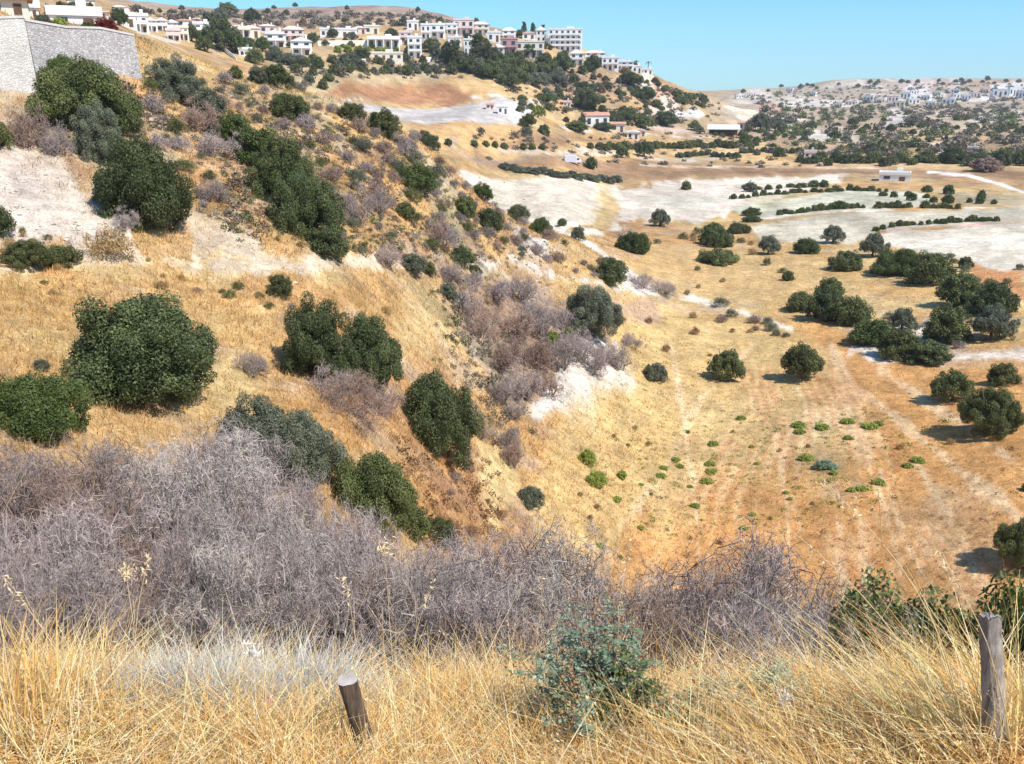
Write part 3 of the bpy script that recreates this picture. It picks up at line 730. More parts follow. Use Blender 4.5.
veg('shrub', 788, 281, 14, 13, 'small dark bush alone on the golden meadow', G2, 'dark')
veg('shrub', 898, 277, 56, 34, 'large green shrub at the head of the tree belt with a dark shadow', 'shrubs of the tree belt by the terraces', 'fresh')
veg('shrub', 930, 286, 48, 36, 'second green shrub in the tree belt by the terraces', 'shrubs of the tree belt by the terraces', 'dark')
veg('shrub', 958, 308, 50, 36, 'middle dark shrub in the tree belt by the terraces', 'shrubs of the tree belt by the terraces', 'dark')
veg('shrub', 990, 316, 52, 38, 'dark shrub near the right end of the tree belt', 'shrubs of the tree belt by the terraces', 'deep')
veg('shrub', 965, 268, 16, 12, 'tiny bush on the orange strip above the tree belt', 'shrubs of the tree belt by the terraces', 'olive')
veg('tree', 901, 334, 32, 36, 'round grey green tree between the diagonal hedge and the tree belt', G2, 'greygreen')
veg('shrub', 943, 345, 50, 42, 'dark green shrub between pale rubble and the dirt road', G2, 'dark')
veg('tree', 990, 342, 48, 40, 'grey green tree beside the dirt road end', G2, 'greygreen')
G3 = 'shrubs of the diagonal hedge'
veg('shrub', 800, 312, 34, 24, 'leftmost shrub of the diagonal hedge', G3, 'dark')
veg('shrub', 829, 302, 34, 32, 'topmost shrub of the diagonal hedge', G3, 'dark')
veg('shrub', 824, 322, 44, 34, 'dark shrub just below the hedge top', G3, 'deep')
veg('shrub', 852, 326, 42, 36, 'upper middle shrub of the diagonal hedge', G3, 'dark')
veg('shrub', 872, 347, 50, 34, 'middle shrub of the diagonal hedge', G3, 'fresh')
veg('shrub', 897, 360, 48, 34, 'lower middle shrub of the diagonal hedge', G3, 'dark')
veg('shrub', 928, 366, 46, 26, 'lowest shrub of the diagonal hedge', G3, 'deep')
veg('tree', 951, 404, 44, 38, 'olive tree on orange soil, upper of the neighbouring pair', G2, 'dark')
veg('tree', 984, 438, 64, 56, 'large olive tree on orange soil, lower of the neighbouring pair', G2, 'dark')
veg('shrub', 1001, 386, 32, 30, 'yellowish green bush beside the dirt road end', G2, 'olive')
veg('tree', 1020, 572, 66, 72, 'big olive tree cut by the right edge with a long dark shadow', G2, 'dark')
veg('shrub', 1026, 492, 12, 10, 'small dark bush at the right edge above the big olive tree', G2, 'dark')
# green weeds in the field
def inpoly(x, y, pts):
    ins = False
    for (x0, y0), (x1, y1) in zip(pts, pts[1:]+pts[:1]):
        if (y0 > y) != (y1 > y) and x < (x1-x0)*(y-y0)/(y1-y0)+x0: ins = not ins
    return ins
def scatter(kind, pts, n_, wr, hr, label, group, mats, dmin=1.5, name=None, cat=None):
    x0, x1 = min(p[0] for p in pts), max(p[0] for p in pts); y0, y1 = min(p[1] for p in pts), max(p[1] for p in pts)
    k = 0; t = 0; used = []
    while k < n_ and t < n_*60:
        t += 1
        u, v = random.uniform(x0, x1), random.uniform(y0, y1)
        if not inpoly(u, v, pts): continue
        w = random.uniform(*wr)
        if any(abs(u-a) < (w+b)*.32 and abs(v-c) < (w+b)*.16 for a, c, b in used): continue
        used.append((u, v, w)); k += 1
        veg(kind, u, v, w, w*random.uniform(*hr), label, group, random.choice(mats), dmin, name, cat)
for u, v, w in [(798,428,13),(800,434,10),(822,430,13),(848,424,12),(848,440,9),(870,429,13),(878,426,10),(806,461,14),(711,474,11),(710,466,10),(706,484,11),
                (713,446,10),(661,478,10),(663,470,9),(676,462,9),(680,468,8),(695,508,10),(616,502,11),(600,548,9),(640,530,8),(878,485,13),(918,463,12),(908,468,10),
                (862,491,11),(852,492,9),(744,530,8),(760,560,9),(752,516,7),(834,475,8),(741,420,9),(752,448,6),(757,465,6),(641,486,6),(690,488,6),(786,494,6),(790,500,6)]:
    w *= 1.25
    veg('spread_lo', u, v, w, w*.42, 'small bright green weed tuft dotted over the ploughed field', 'green weed tufts on the field', 'bright', name='green_weed', cat='weed')
veg('spread_mid', 826, 470, 24, 10, 'bluish green weed mat lying on the orange field', 'green weed tufts on the field', 'blue')
for u, v, w in [(688,434,7),(635,430,8),(614,438,7),(628,447,6),(648,446,8),(733,433,6),(651,496,6),(597,510,10),(590,520,8),(580,497,8),(900,450,10),(780,452,7),(808,448,7),(770,520,6),
                (720,545,7),(812,505,6),(950,445,10),(690,540,7),(620,560,8)]:
    veg('tuft', u, v, w, w*.7, 'small dry brownish tussock dotted over the yellow field', 'dry tussocks on the field', random.choice(['dry', 'drygold', 'olive']))
# grey leafless scrub on the slope, placed where it shows
GS = 'grey scrub patches on the slope'
for u, v, w, h, lab in [(352,425,84,58,'grey leafless bush below the joined green pair'),(330,400,50,40,'grey leafless bush at the foot of the taller green pair shrub'),
    (385,418,50,44,'grey leafless bush between the joined pair and the big gully shrub'),(252,378,44,30,'faint purplish bush right of the largest round shrub'),
    (125,232,34,22,'grey twiggy bush under the dark shrub by the white scree'),(28,150,54,46,'purplish twig bush above the white scree'),(60,160,40,34,'grey twig bush above the scree beside the wide dark shrub'),
    (196,132,50,32,'grey brown bush below the grey green wall end shrubs'),(222,160,52,34,'grey bush left of the long cascade top'),(214,205,40,26,'small grey bush left of the widest cascade shrub'),
    (356,228,56,44,'grey bush right of the cascade foot'),(378,215,40,30,'pale grey bush above the path bushes'),(385,270,36,26,'pale grey twigs on the path by the grey green bush'),
    (434,242,36,26,'grey bush uphill of the upright shrub'),(405,150,34,22,'grey bush on the crest in front of the ochre bank'),(365,355,50,40,'grey purple bush above the joined green pair'),
    (440,250,44,30,'grey bush left of the upright dark shrub'),(300,90,20,12,'small grey bush on the slope skyline'),(330,215,30,20,'grey bush touching the cascade side'),(170,85,50,20,'grey shrub strip beneath the wall end'),
    (640,290,36,20,'brownish grey bush on the saddle right of the dark round shrub'),(662,296,34,18,'grey brown bush where the pale track starts'),(625,240,28,14,'grey bush behind the spreading saddle bush'),
    (505,455,36,40,'brown grey bush beside the straw gully'),(512,470,34,34,'reddish brown bush lowest in the straw gully'),(480,440,26,22,'grey bush left of the straw gully'),
    (632,350,30,22,'grey bush above the white bank'),(620,372,34,30,'purplish grey bush right of the gully tree foot')]:
    veg('dead', u, v, w, h, lab, GS, random.choice(['twig', 'twig', 'twigbrown']))
for u, v, w, h in [(468,320,48,36),(492,302,46,30),(518,305,44,34),(480,345,52,44),(512,340,56,44),(540,340,50,42),(498,372,54,44),(530,372,54,44),(560,372,50,44),(520,402,54,42),
                   (548,398,44,36),(575,365,44,40),(590,375,40,36),(470,290,34,24),(500,408,40,34),(560,330,36,30),(535,322,40,28),(448,285,34,22),(604,362,34,28),(512,420,30,24)]:
    veg('dead', u, v, w, h, 'purplish grey leafless bush massed in the gully below the saddle', 'grey bushes massed in the gully', random.choice(['twig', 'twig', 'twigbrown']))
SCR = 'small scrub bushes scattered on the near slope'
def sc(pts, n_, wr, label, mats=('twig', 'twigbrown', 'greygreen', 'olive'), kind='fuzz', hr=(.5, .75), group=SCR, dmin=1.5): scatter(kind, pts, n_, wr, hr, label, group, mats, dmin)
sc([(150,70),(250,85),(340,115),(330,140),(240,120),(150,100)], 26, (10,24), 'small dull scrub bush on the slope skyline beyond the stone wall')
sc([(120,110),(220,120),(235,200),(200,220),(140,160)], 16, (14,30), 'small dull scrub bush between the stone wall and the shrub cascade')
sc([(300,125),(420,140),(470,195),(450,215),(380,200),(320,180)], 42, (12,30), 'small dull scrub bush on the crest above the path')
sc([(330,190),(450,215),(450,262),(350,255)], 20, (10,24), 'small dull scrub bush right of the shrub cascade')
sc([(430,180),(480,205),(560,240),(620,275),(590,278),(500,255),(440,230)], 38, (9,22), 'small dull scrub bush strung along the crest by the beige field')
sc([(130,290),(430,290),(420,340),(330,310),(150,310)], 8, (10,18), 'small dull scrub bush on the golden bench', ('drygold', 'twigbrown', 'olive'), 'fuzz')
sc([(430,440),(500,430),(500,540),(440,560),(420,480)], 12, (12,26), 'small reddish dry bush on the bank below the big gully shrub', ('dry', 'twigbrown', 'drygold'))
sc([(20,60),(60,85),(190,85),(190,130),(110,105),(40,130)], 8, (12,24), 'small golden tussock under the stone wall', ('drygold', 'olive'), 'tuft')
sc([(0,230),(100,245),(250,255),(250,300),(0,300)], 14, (8,18), 'small golden tussock along the path bench', ('drygold', 'olive'), 'tuft')
sc([(600,300),(680,300),(760,330),(700,380),(620,360)], 10, (7,14), 'small dry tussock on yellow grass below the saddle', ('drygold', 'dry'), 'tuft')
sc([(640,228),(760,238),(800,290),(700,290),(640,270)], 14, (7,14), 'small dry tussock on the golden meadow', ('drygold', 'olive'), 'tuft')
sc([(640,265),(700,300),(760,320),(820,345),(780,350),(690,310)], 10, (8,20), 'low grey green bush along the pale track on the meadow', ('greygreen', 'twigbrown'), 'fuzz')
sc([(880,318),(950,315),(1000,330),(1000,350),(900,352)], 12, (8,16), 'small grey bush on the pale rubble between hedge and tree belt', ('twig', 'greygreen'), 'fuzz')
sc([(945,255),(1024,270),(1024,298),(970,285)], 8, (8,18), 'small grey bush on the orange strip beyond the tree belt', ('greygreen', 'olive'), 'fuzz')
# ---------------------------------------------------------------- the leafless thicket below the lookout
TH = 'grey leafless thicket below the lookout'
def thick(u, vt, d, w, label, mat=None):
    a, e = ray_pol(u, vt); p = gd(u, vt, d)
    H = max(e*d-p[2], .8)
    x, y, z = p; hi = 'dead_hi' if w*F/d > 110 else 'dead_hi'
    plant(hi, (x, y, z-.05), w/2, H/HT['dead'], label, TH, mat or random.choice(['twig', 'twig', 'twigbrown']))
for u, vt, d, w, lab in [
 (-30,440,19,4.2,'grey leafless shrub cut by the left edge at the back of the thicket'),(45,430,19.5,4.4,'broad grey leafless mound under the olive green bush'),
 (112,446,19,3.6,'grey leafless shrub in the dip of the thicket top below the largest round shrub'),(172,428,19.5,4.4,'tall pinkish grey leafless mound right of the thicket dip'),
 (232,432,19,4.0,'pinkish grey leafless mound reaching up to the half hidden green bush'),(285,474,16,3.0,'grey leafless shrub stepping down at the right shoulder of the big thicket'),
 (0,486,13.5,3.2,'grey leafless shrub in the middle of the thicket at the left edge'),(118,476,14.5,3.6,'dense grey leafless shrub in the very middle of the big thicket'),(208,470,14,3.3,'dense grey leafless shrub in the middle of the thicket, right part'),
 (268,500,13,2.8,'grey leafless shrub with pale arching branches near the thicket shoulder'),(330,498,13,3.3,'large rounded grey leafless mound before the olive green bush'),
 (382,512,13.5,2.8,'grey leafless shrub leaning against the narrow dark green bush'),
 (10,548,10,2.0,'front leafless shrub at the left edge over tall golden grass'),(185,524,10.5,2.6,'front leafless shrub on the far side of the dark hollow'),
 (250,530,9.5,2.4,'front leafless shrub with white branches over the silvery herbs'),(306,540,9,2.3,'front leafless shrub above the leaning cut post'),
 (356,548,9,2.3,'front leafless shrub just right of the leaning cut post'),(404,560,9,2.0,'front leafless shrub where the thicket sinks to the hollow')]:
    thick(u, vt, d, w, lab, {45: 'twigbrown', 172: 'twigpale', 404: 'twigbrown', 250: 'twigpale', 268: 'twigpale', 118: 'twigbrown', 356: 'twigpale'}.get(u, 'twig'))
for u, vt, d, w, lab, m_ in [(440,552,12,2.8,'grey leafless shrub in the low thicket under the reddish bank','twig'),(486,536,10.5,3.0,'rounded grey leafless mound under the straw gully','twig'),
 (534,544,10.5,2.8,'grey leafless shrub right of the rounded gully mound','twigpale'),(578,566,10,2.4,'low grey leafless shrub where the field corner shows','twigbrown'),
 (446,586,8.2,2.2,'front grey leafless shrub below the gully mound','twig'),(505,576,8.2,2.3,'front grey leafless shrub left of the blue green plant','twig'),
 (556,584,7.8,2.0,'grey leafless shrub just behind the blue green plant','twigpale'),(606,592,7.6,1.9,'thin brownish leafless shrub over the tops of the blue green plant','twigbrown'),
 (650,600,7.8,1.9,'small leafless shrub in the gap right of the blue green plant','twigpale')]:
    thick(u, vt-8, d, w*1.15, lab, m_)
for u, vt, d, w, lab, m_ in [(716,574,9,2.4,'left shoulder of the purplish thicket below the field','twig'),(744,568,8.2,2.2,'thin pale twigged shrub inside the purplish thicket','twigpale'),(788,556,10,3.0,'rear purplish mound between the tall one and the second','twig'),
 (766,560,9,2.9,'tall purplish leafless mound below the field','twig'),
 (816,562,9,2.8,'second purplish leafless mound next to the tall one','twigbrown'),(856,580,8.6,2.1,'purplish leafless shrub beside the post bushes','twig'),
 (690,602,7.4,1.8,'front purplish shrub at the gap end','twigbrown'),(738,590,7.4,2.0,'front purplish shrub under the tall mound','twig'),
 (772,602,7,1.9,'front purplish twig clump at the grass edge between the two mounds','twigpale'),
 (802,588,7.4,2.1,'front purplish shrub under the second mound','twig'),(842,596,7.2,1.9,'front purplish shrub touching the arching straw','twig')]:
    thick(u, vt+(2 if d > 8 else 4), d, w*1.2, lab, m_)
# green leafy bushes behind the weathered post
def gb(u, vt, d, w, label, mat, group='green bushes behind the weathered post', kind='shrub_hi'):
    a, e = ray_pol(u, vt); x, y, z = gd(u, vt, d); H = max(e*d-z, .5)
    plant(kind, (x, y, z-.05), w/2, H/HT['shrub'], label, group, mat)
gb(905, 598, 8.5, 2.9, 'leafy green bush under arching straw stalks, beside the purplish thicket', 'fresh')
gb(955, 600, 7.6, 2.7, 'dark green bush touching the weathered post', 'dark')
gb(1024, 622, 7.0, 2.0, 'green bush behind the weathered post at the right edge', 'fresh')
gb(925, 634, 6.0, 1.3, 'small dark green bush in front of the post bushes', 'dark')
gb(909, 598, 9.5, .35, 'tiny blue green sapling poking above the post bushes', 'blue', kind='shrub_mid')
# ================================================================ stone retaining wall
def stone_mat(name, c1, c2, sc_):
    m, nt, b = newmat(name)
    tc = N(nt, 'ShaderNodeTexCoord'); ob = tc.outputs['Object']
    mp = N(nt, 'ShaderNodeMapping'); mp.inputs['Scale'].default_value = (1, 1, 1.7); nt.links.new(ob, mp.inputs[0])
    vo = N(nt, 'ShaderNodeTexVoronoi', feature='DISTANCE_TO_EDGE'); vo.inputs['Scale'].default_value = sc_; nt.links.new(mp.outputs[0], vo.inputs['Vector'])
    vc = N(nt, 'ShaderNodeTexVoronoi'); vc.inputs['Scale'].default_value = sc_; nt.links.new(mp.outputs[0], vc.inputs['Vector'])
    sep = N(nt, 'ShaderNodeSeparateColor'); nt.links.new(vc.outputs['Color'], sep.inputs[0])
    col = mixc(nt, sep.outputs[0], c1, c2)
    col = mixc(nt, rng_map(nt, vo.outputs['Distance'], .02, .09), tuple(x*.72 for x in c1), col)
    col = scalec(nt, col, rng_map(nt, noise(nt, ob, .5, 5), .3, .7, .85, 1.12))
    nt.links.new(col, b.inputs['Base Color']); b.inputs['Roughness'].default_value = .95; b.inputs['Specular IOR Level'].default_value = .1
    bp = N(nt, 'ShaderNodeBump'); bp.inputs['Strength'].default_value = .8; bp.inputs['Distance'].default_value = .06
    nt.links.new(vo.outputs['Distance'], bp.inputs['Height']); nt.links.new(bp.outputs[0], b.inputs['Normal'])
    return m
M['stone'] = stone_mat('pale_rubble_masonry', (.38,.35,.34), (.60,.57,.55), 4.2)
M['sunlitstone'] = stone_mat('sunlit_rubble_masonry', (.58,.55,.50), (.72,.69,.64), 4.2)  # lighter copy of the masonry: sunlight on the left section put into its colour
M['coping'] = plain('pale_coping_stone', (.6,.57,.53), .9, .12, 2)
M['white'] = plain('white_render', (.80,.78,.75), .85, .06, .4)
M['cream'] = plain('cream_render', (.74,.68,.57), .85, .07, .4)
M['pinkw'] = plain('pale_pink_render', (.74,.60,.56), .85, .07, .4)
M['rose'] = plain('maroon_render', (.50,.30,.29), .85, .1, .4)
M['tiles'] = plain('terracotta_tiles', (.48,.22,.15), .85, .25, 3, c2=(.56,.31,.22))
M['paletiles'] = plain('pale_pink_tiles', (.62,.45,.38), .85, .15, 3, c2=(.70,.55,.48))
M['greyroof'] = plain('bluish_grey_roof', (.42,.44,.50), .6, .12, 2)
M['lightroof'] = plain('light_metal_roof', (.66,.67,.74), .5, .08, 2)
M['glass'] = plain('dark_window_glass', (.04,.045,.055), .15, .2, 2, .5)
M['wood'] = plain('dark_door_wood', (.14,.08,.05), .7, .2, 3)
M['blue'+'paint'] = plain('pale_blue_paint', (.55,.65,.78), .6, .1, 2)
class MB:
    def __init__(s): s.v, s.f = [], []
    def box(s, x0, x1, y0, y1, z0, z1):
        b = len(s.v); s.v += [(x, y, z) for z in (z0, z1) for x, y in ((x0,y0),(x1,y0),(x1,y1),(x0,y1))]
        s.f += [tuple(b+i for i in q) for q in ((0,3,2,1),(4,5,6,7),(0,1,5,4),(1,2,6,5),(2,3,7,6),(3,0,4,7))]
    def poly(s, V, Fs):
        b = len(s.v); s.v += [tuple(p) for p in V]; s.f += [tuple(b+i for i in q) for q in Fs]
    def build(s, name, mat, parent=None, smooth_=False):
        me = bpy.data.meshes.new(name); me.from_pydata(s.v, [], s.f); me.update()
        if smooth_: me.polygons.foreach_set('use_smooth', [True]*len(me.polygons))
        me.materials.append(mat); return link(name, me, parent)
def stone_wall(stations, thick_, label, mat='stone'):
    root = link('retaining_wall', None)
    pts = []
    for u, d, vt in stations:
        a, e = ray_pol(u, vt); pts.append((d*math.sin(a), d*math.cos(a), e*d))
    root.location = (pts[0][0], pts[0][1], 0)
    ox, oy = pts[0][:2]; w, c = MB(), MB()
    for (x0, y0, z0), (x1, y1, z1) in zip(pts, pts[1:]):
        n_ = 6; nx, ny = -(y1-y0), x1-x0; L = math.hypot(nx, ny); nx, ny = nx/L, ny/L
        if nx*x0+ny*y0 < 0: nx, ny = -nx, -ny
        for k in range(n_):
            q = []
            for t in (k/n_, (k+1)/n_):
                x, y, z = x0+(x1-x0)*t, y0+(y1-y0)*t, z0+(z1-z0)*t
                zg = ground_z(x, y)-1.2
                q.append((x, y, z, zg))
            V, Vc = [], []
            for x, y, z, zg in q:
                V += [(x-ox-nx*.35, y-oy-ny*.35, zg), (x-ox+nx*thick_, y-oy+ny*thick_, zg), (x-ox+nx*thick_, y-oy+ny*thick_, z), (x-ox, y-oy, z)]
                Vc += [(x-ox-nx*.05, y-oy-ny*.05, z+.003), (x-ox+nx*(thick_+.05), y-oy+ny*(thick_+.05), z+.003), (x-ox+nx*(thick_+.05), y-oy+ny*(thick_+.05), z+.16), (x-ox-nx*.05, y-oy-ny*.05, z+.16)]
            FF = [(0,4,7,3),(3,7,6,2),(2,6,5,1),(0,1,5,4)]
            if k == 0: FF.append((0,3,2,1))
            if k == n_-1: FF.append((4,5,6,7))
            w.poly(V, FF); c.poly(Vc, FF)
    w.build('masonry', M[mat], root); c.build('coping', M['coping'], root)
    tag(root, label, 'wall'); return root
stone_wall([(25,73.5,21),(66,76,28),(100,78.5,29),(134,81,36)], .6, 'long pale rubble stone retaining wall above the wide dark shrub')
stone_wall([(24,73.2,18),(-10,72,19),(-90,69,17)], .6, 'brighter sunlit stone wall section at the left edge', 'sunlitstone')
# ================================================================ houses
def house(u, vb, w, h, roof, wall, label, floors=2, dmin=200, roofmat='tiles', yaw=0, group='houses of the hilltop village', arch=False, balcony=True, depth=.7, name='house', cat='house', chim=True, nwin=None):
    p = at(u, vb, dmin); px = slant(p)/F
    W, H = w*px*.94, h*px*.86; D_ = max(W*depth, 6) if W > 7 else W
    root = link(name, None); root.location = p
    root.rotation_euler = (0, 0, -math.atan2(p[0], p[1])+R(yaw))
    rh = H*(.26 if roof in ('hip', 'gable') else .0); hw = H-rh
    x0, x1 = -W/2, W/2
    b = MB(); b.box(x0, x1, 0, D_, -5, hw)
    if W > 12 and roof != 'gable':      # a set back wing gives the outline a step
        b.box(x0-W*.12, x0-.003, D_*.25, D_*.9, -5, hw*.62)
    b.build('wall', M[wall], root)
    r = MB(); o = .45
    if roof == 'hip':
        k = min(W, D_)*.42
        r.poly([(x0-o,-o,hw+.003),(x1+o,-o,hw+.003),(x1+o,D_+o,hw+.003),(x0-o,D_+o,hw+.003),(x0+k,D_/2,hw+rh),(x1-k,D_/2,hw+rh)], [(0,1,5,4),(1,2,5),(2,3,4,5),(3,0,4),(3,2,1,0)])
    elif roof == 'gable':
        r.poly([(x0-o,-o,hw+.003),(x1+o,-o,hw+.003),(x1+o,D_+o,hw+.003),(x0-o,D_+o,hw+.003),(0,-o,hw+rh),(0,D_+o,hw+rh)], [(0,1,4),(1,2,5,4),(2,3,5),(3,0,4,5),(3,2,1,0)])
    elif roof == 'ridge':
        r.poly([(x0-o,-o,hw+.003),(x1+o,-o,hw+.003),(x1+o,D_+o,hw+.003),(x0-o,D_+o,hw+.003),(x0-o,D_/2,hw+H*.25),(x1+o,D_/2,hw+H*.25)], [(0,1,5,4),(1,2,5),(2,3,4,5),(3,0,4),(3,2,1,0)])
    else:
        r.box(x0-.2, x1+.2, -.2, D_+.2, hw+.003, hw+.25); roofmat = wall if roof == 'flat' else roofmat
        for q in ((x0-.2,x1+.2,-.2,.1),(x0-.2,x1+.2,D_-.1,D_+.2),(x0-.2,x0+.1,.103,D_-.103),(x1-.1,x1+.2,.103,D_-.103)): r.box(*q, hw+.253, hw+.9)
        r.box(x0+W*.55, x0+W*.75, D_*.4, D_*.7, hw+.253, hw+2.0)
    ro = r.build('roof', M[roofmat], root)
    if chim and roof != 'flat' and W > 8:
        c = MB(); c.box(W*.2, W*.2+.7, D_*.35, D_*.35+.7, hw+.2, H+.9); c.build('chimney', M[wall], ro)
    nw = nwin or max(2, int(W/3.2)); fh = hw/floors
    wm = MB(); ww = W/nw*.42; wh = fh*.48; wm.box(-ww/2, ww/2, -.07, .06, 0, wh); me = None
    for f in range(floors):
        for k in range(nw):
            x = x0+(k+.5)*W/nw
            if f == 0 and k == nw//2:
                d_ = MB(); d_.box(-ww*.45, ww*.45, -.07, .06, 0, fh*.72); q = d_.build('door', M['wood'], root); q.location = (x, 0, .003); continue
            if me is None: q = wm.build('window', M['glass'], root); me = q.data
            else: q = link('window', me, root)
            q.location = (x, 0, f*fh+fh*.3)
    for k in (.3, .7):
        q = link('window', me, root); q.rotation_euler = (0, 0, R(90)); q.location = (x1, D_*k, fh*(floors-1)+fh*.3)
    if balcony and floors > 1:
        for f in range(1, floors):
            bl = MB(); bl.box(x0+W*.06, x1-W*.06, -1.5, -.075, f*fh-.1, f*fh+.1); bl.box(x0+W*.06, x1-W*.06, -1.5, -1.38, f*fh+.1, f*fh+1.0)
            nn = max(2, nw)
            for k in range(nn+1):
                x = x0+W*.06+(W*.88-.25)*k/nn; bl.box(x, x+.25, -1.49, -1.24, (f-1)*fh-(2 if f == 1 else 0), f*fh-.1)
            bl.build('balcony', M[wall], root)
    if arch:
        v = MB()
        for k in range(5): x = x0+(W-.5)*k/4; v.box(x, x+.5, -3, -2.5, -3, fh*.85)
        v.box(x0, x1, -3.1, -.078, fh*.85, fh*.97); v.build('veranda', M[wall], root)
    tag(root, label, cat, group); return root
H_ = house
H_(8,14,40,16,'ridge','cream','orange roofed cream house rising behind the wall at the left edge',dmin=84,roofmat='tiles',floors=1,balcony=False)
H_(31,17,16,10,'flat','white','small white flat block behind the wall corner',dmin=84,floors=1,balcony=False)
H_(76,24,50,9,'flat','white','long low white house just behind the stone wall',dmin=84,floors=1,balcony=False)
H_(82,10,26,11,'ridge','cream','grey roofed house on the skyline above the long white house',dmin=140,roofmat='greyroof',floors=1,balcony=False)
H_(98,18,20,9,'hip','white','white house with pink roof behind the long white house',dmin=110,roofmat='paletiles',floors=1,balcony=False)
H_(120,13,13,9,'hip','white','small white pointed roof house on the skyline above the wall end',dmin=120,roofmat='white',floors=1,balcony=False)
H_(126,27,22,12,'flat','white','white house touching the top end of the stone wall',dmin=84,floors=1,balcony=False)
H_(141,32,17,17,'flat','white','white block with dark openings, first past the wall end')
H_(152,31,12,15,'hip','white','first narrow white row house past the wall end block',roofmat='paletiles')
H_(163,31,12,15,'hip','white','second narrow white row house with pink roof',roofmat='paletiles')
H_(173,33,12,15,'hip','white','third and lowest narrow white row house',roofmat='paletiles')
H_(174,40,14,10,'flat','pinkw','pale pink stepped house below the row houses')
H_(184,40,11,13,'flat','cream','cream cube house right of the row houses')
H_(186,26,20,8,'hip','white','pink roofed house behind the row houses',roofmat='tiles',floors=1,balcony=False)
H_(204,36,20,13,'flat','white','white house with two dark windows between two dark trees')
H_(197,24,10,7,'hip','white','small house with pale gable behind the two dark trees',roofmat='paletiles',floors=1,balcony=False)
H_(220,30,16,9,'hip','white','white house with pale roof above the big dark tree',roofmat='paletiles',floors=1,balcony=False)
H_(237,40,30,17,'hip','cream','wide villa with large pale hipped roof',roofmat='paletiles',arch=True,floors=1,balcony=False)
H_(252,38,18,14,'hip','cream','cream villa wing beside the wide villa',roofmat='paletiles',floors=1,balcony=False)
H_(234,47,10,7,'flat','white','small white garden block under the wide villa',floors=1,balcony=False)
H_(246,57,14,8,'flat','white','low white block among shrubs under the villas',floors=1,balcony=False)
H_(268,33,18,10,'hip','pinkw','pink roofed house behind the big white house',roofmat='paletiles',floors=1,balcony=False)
H_(276,47,22,19,'gable','white','big bright white gabled house left of its twin',roofmat='white')
H_(294,42,22,18,'hip','pinkw','tall pale pink house between the white houses',roofmat='paletiles')
H_(302,55,22,20,'gable','white','big bright white gabled house at the slope edge, right of its twin',roofmat='white')
H_(327,37,14,8,'flat','white','small white house between the two round trees',floors=1,balcony=False)
H_(345,38,26,9,'flat','white','long low white house right of the second round tree',floors=1,balcony=False)
H_(360,34,14,9,'hip','pinkw','pink house above the long low white house',roofmat='paletiles',floors=1,balcony=False)
H_(372,34,16,8,'flat','cream','cream flat house behind the terrace wall',floors=1,balcony=False)
H_(384,50,34,13,'flat','white','long white building with a colonnade above the slope',floors=1,arch=True,balcony=False)
H_(384,60,40,7,'flat','cream','low pale basement building below the colonnade',floors=1,balcony=False,depth=.3)
H_(415,58,15,22,'flat','white','tall bright white house with a stepped front',floors=3)
H_(406,42,14,10,'flat','pinkw','pale pink house behind the tall white house')
H_(413,30,12,9,'flat','white','small white cube on the upper village edge',floors=1,balcony=False)
H_(426,40,10,16,'flat','white','slim white tower house next to the upper cube',floors=2)
H_(438,38,16,14,'flat','white','white house with bluish shade above the dark conifers')
H_(452,34,12,10,'flat','white','white house between slim tower and cream block')
H_(464,36,22,17,'flat','pinkw','broad pale pink house high on the ridge',floors=2)
H_(480,34,20,14,'hip','cream','cream two storey house with rows of windows on the ridge',roofmat='paletiles')
H_(468,54,8,15,'flat','white','narrow white house between the dark conifers',balcony=False)
H_(455,46,14,9,'flat','white','white flat house above the conifers',floors=1,balcony=False)
H_(494,42,14,10,'flat','white','white house below the cream ridge house',floors=1,balcony=False)
H_(498,59,14,17,'hip','pinkw','pale pink arched house at the tree edge',roofmat='paletiles')
H_(509,40,14,14,'hip','white','white house with pointed roof on the ridge notch',roofmat='white')
H_(509,55,18,17,'flat','rose','dusky pink house with stacked balconies on the ridge')
H_(529,40,14,10,'gable','white','cottage with pointed pink roof on the skyline',roofmat='paletiles',floors=1,balcony=False)
H_(541,42,10,17,'hip','white','slim white tower house beside the apartment block',roofmat='paletiles',balcony=False)
H_(530,58,30,17,'flat','cream','broad cream house under the skyline cottage')
H_(565,51,36,23,'flat','white','large white apartment block crowning the skyline',floors=4,depth=.4,name='apartment_building',cat='apartment block')
H_(577,65,15,17,'hip','white','white two storey house right under the apartment block',roofmat='paletiles')
H_(595,61,22,12,'hip','white','white house with pink roof stepping down from the apartment block',roofmat='paletiles')
H_(610,70,18,13,'flat','white','white flat villa left of the low ridge villa')
H_(624,70,20,12,'hip','white','white villa with grey roof at the end of the ridge',roofmat='greyroof')
H_(637,73,10,7,'flat','white','low white annex at the very end of the ridge',floors=1,balcony=False)
H_(648,74,10,5,'flat','white','tiny white hut under the palm tree',floors=1,balcony=False)
G4 = 'houses on the valley side'
H_(597,128,26,14,'ridge','white','white valley house with bright red tiled roof',roofmat='tiles',group=G4,floors=1,balcony=False,yaw=12)
H_(618,132,15,9,'ridge','cream','low brown red roofed house beside the bright red roofed house',roofmat='tiles',group=G4,floors=1,balcony=False)
H_(633,139,13,10,'gable','white','small white gabled house at the end of the valley houses',roofmat='white',group=G4,floors=1,balcony=False)
H_(641,136,9,8,'gable','pinkw','small pink house touching the white gabled valley house',roofmat='paletiles',group=G4,floors=1,balcony=False)
H_(744,130,14,8,'ridge','cream','small red roofed house beside the open barn',roofmat='tiles',group=G4,floors=1,balcony=False)
H_(503,114,11,8,'flat','white','white shed at the end of the grey yard',group=G4,floors=1,balcony=False)
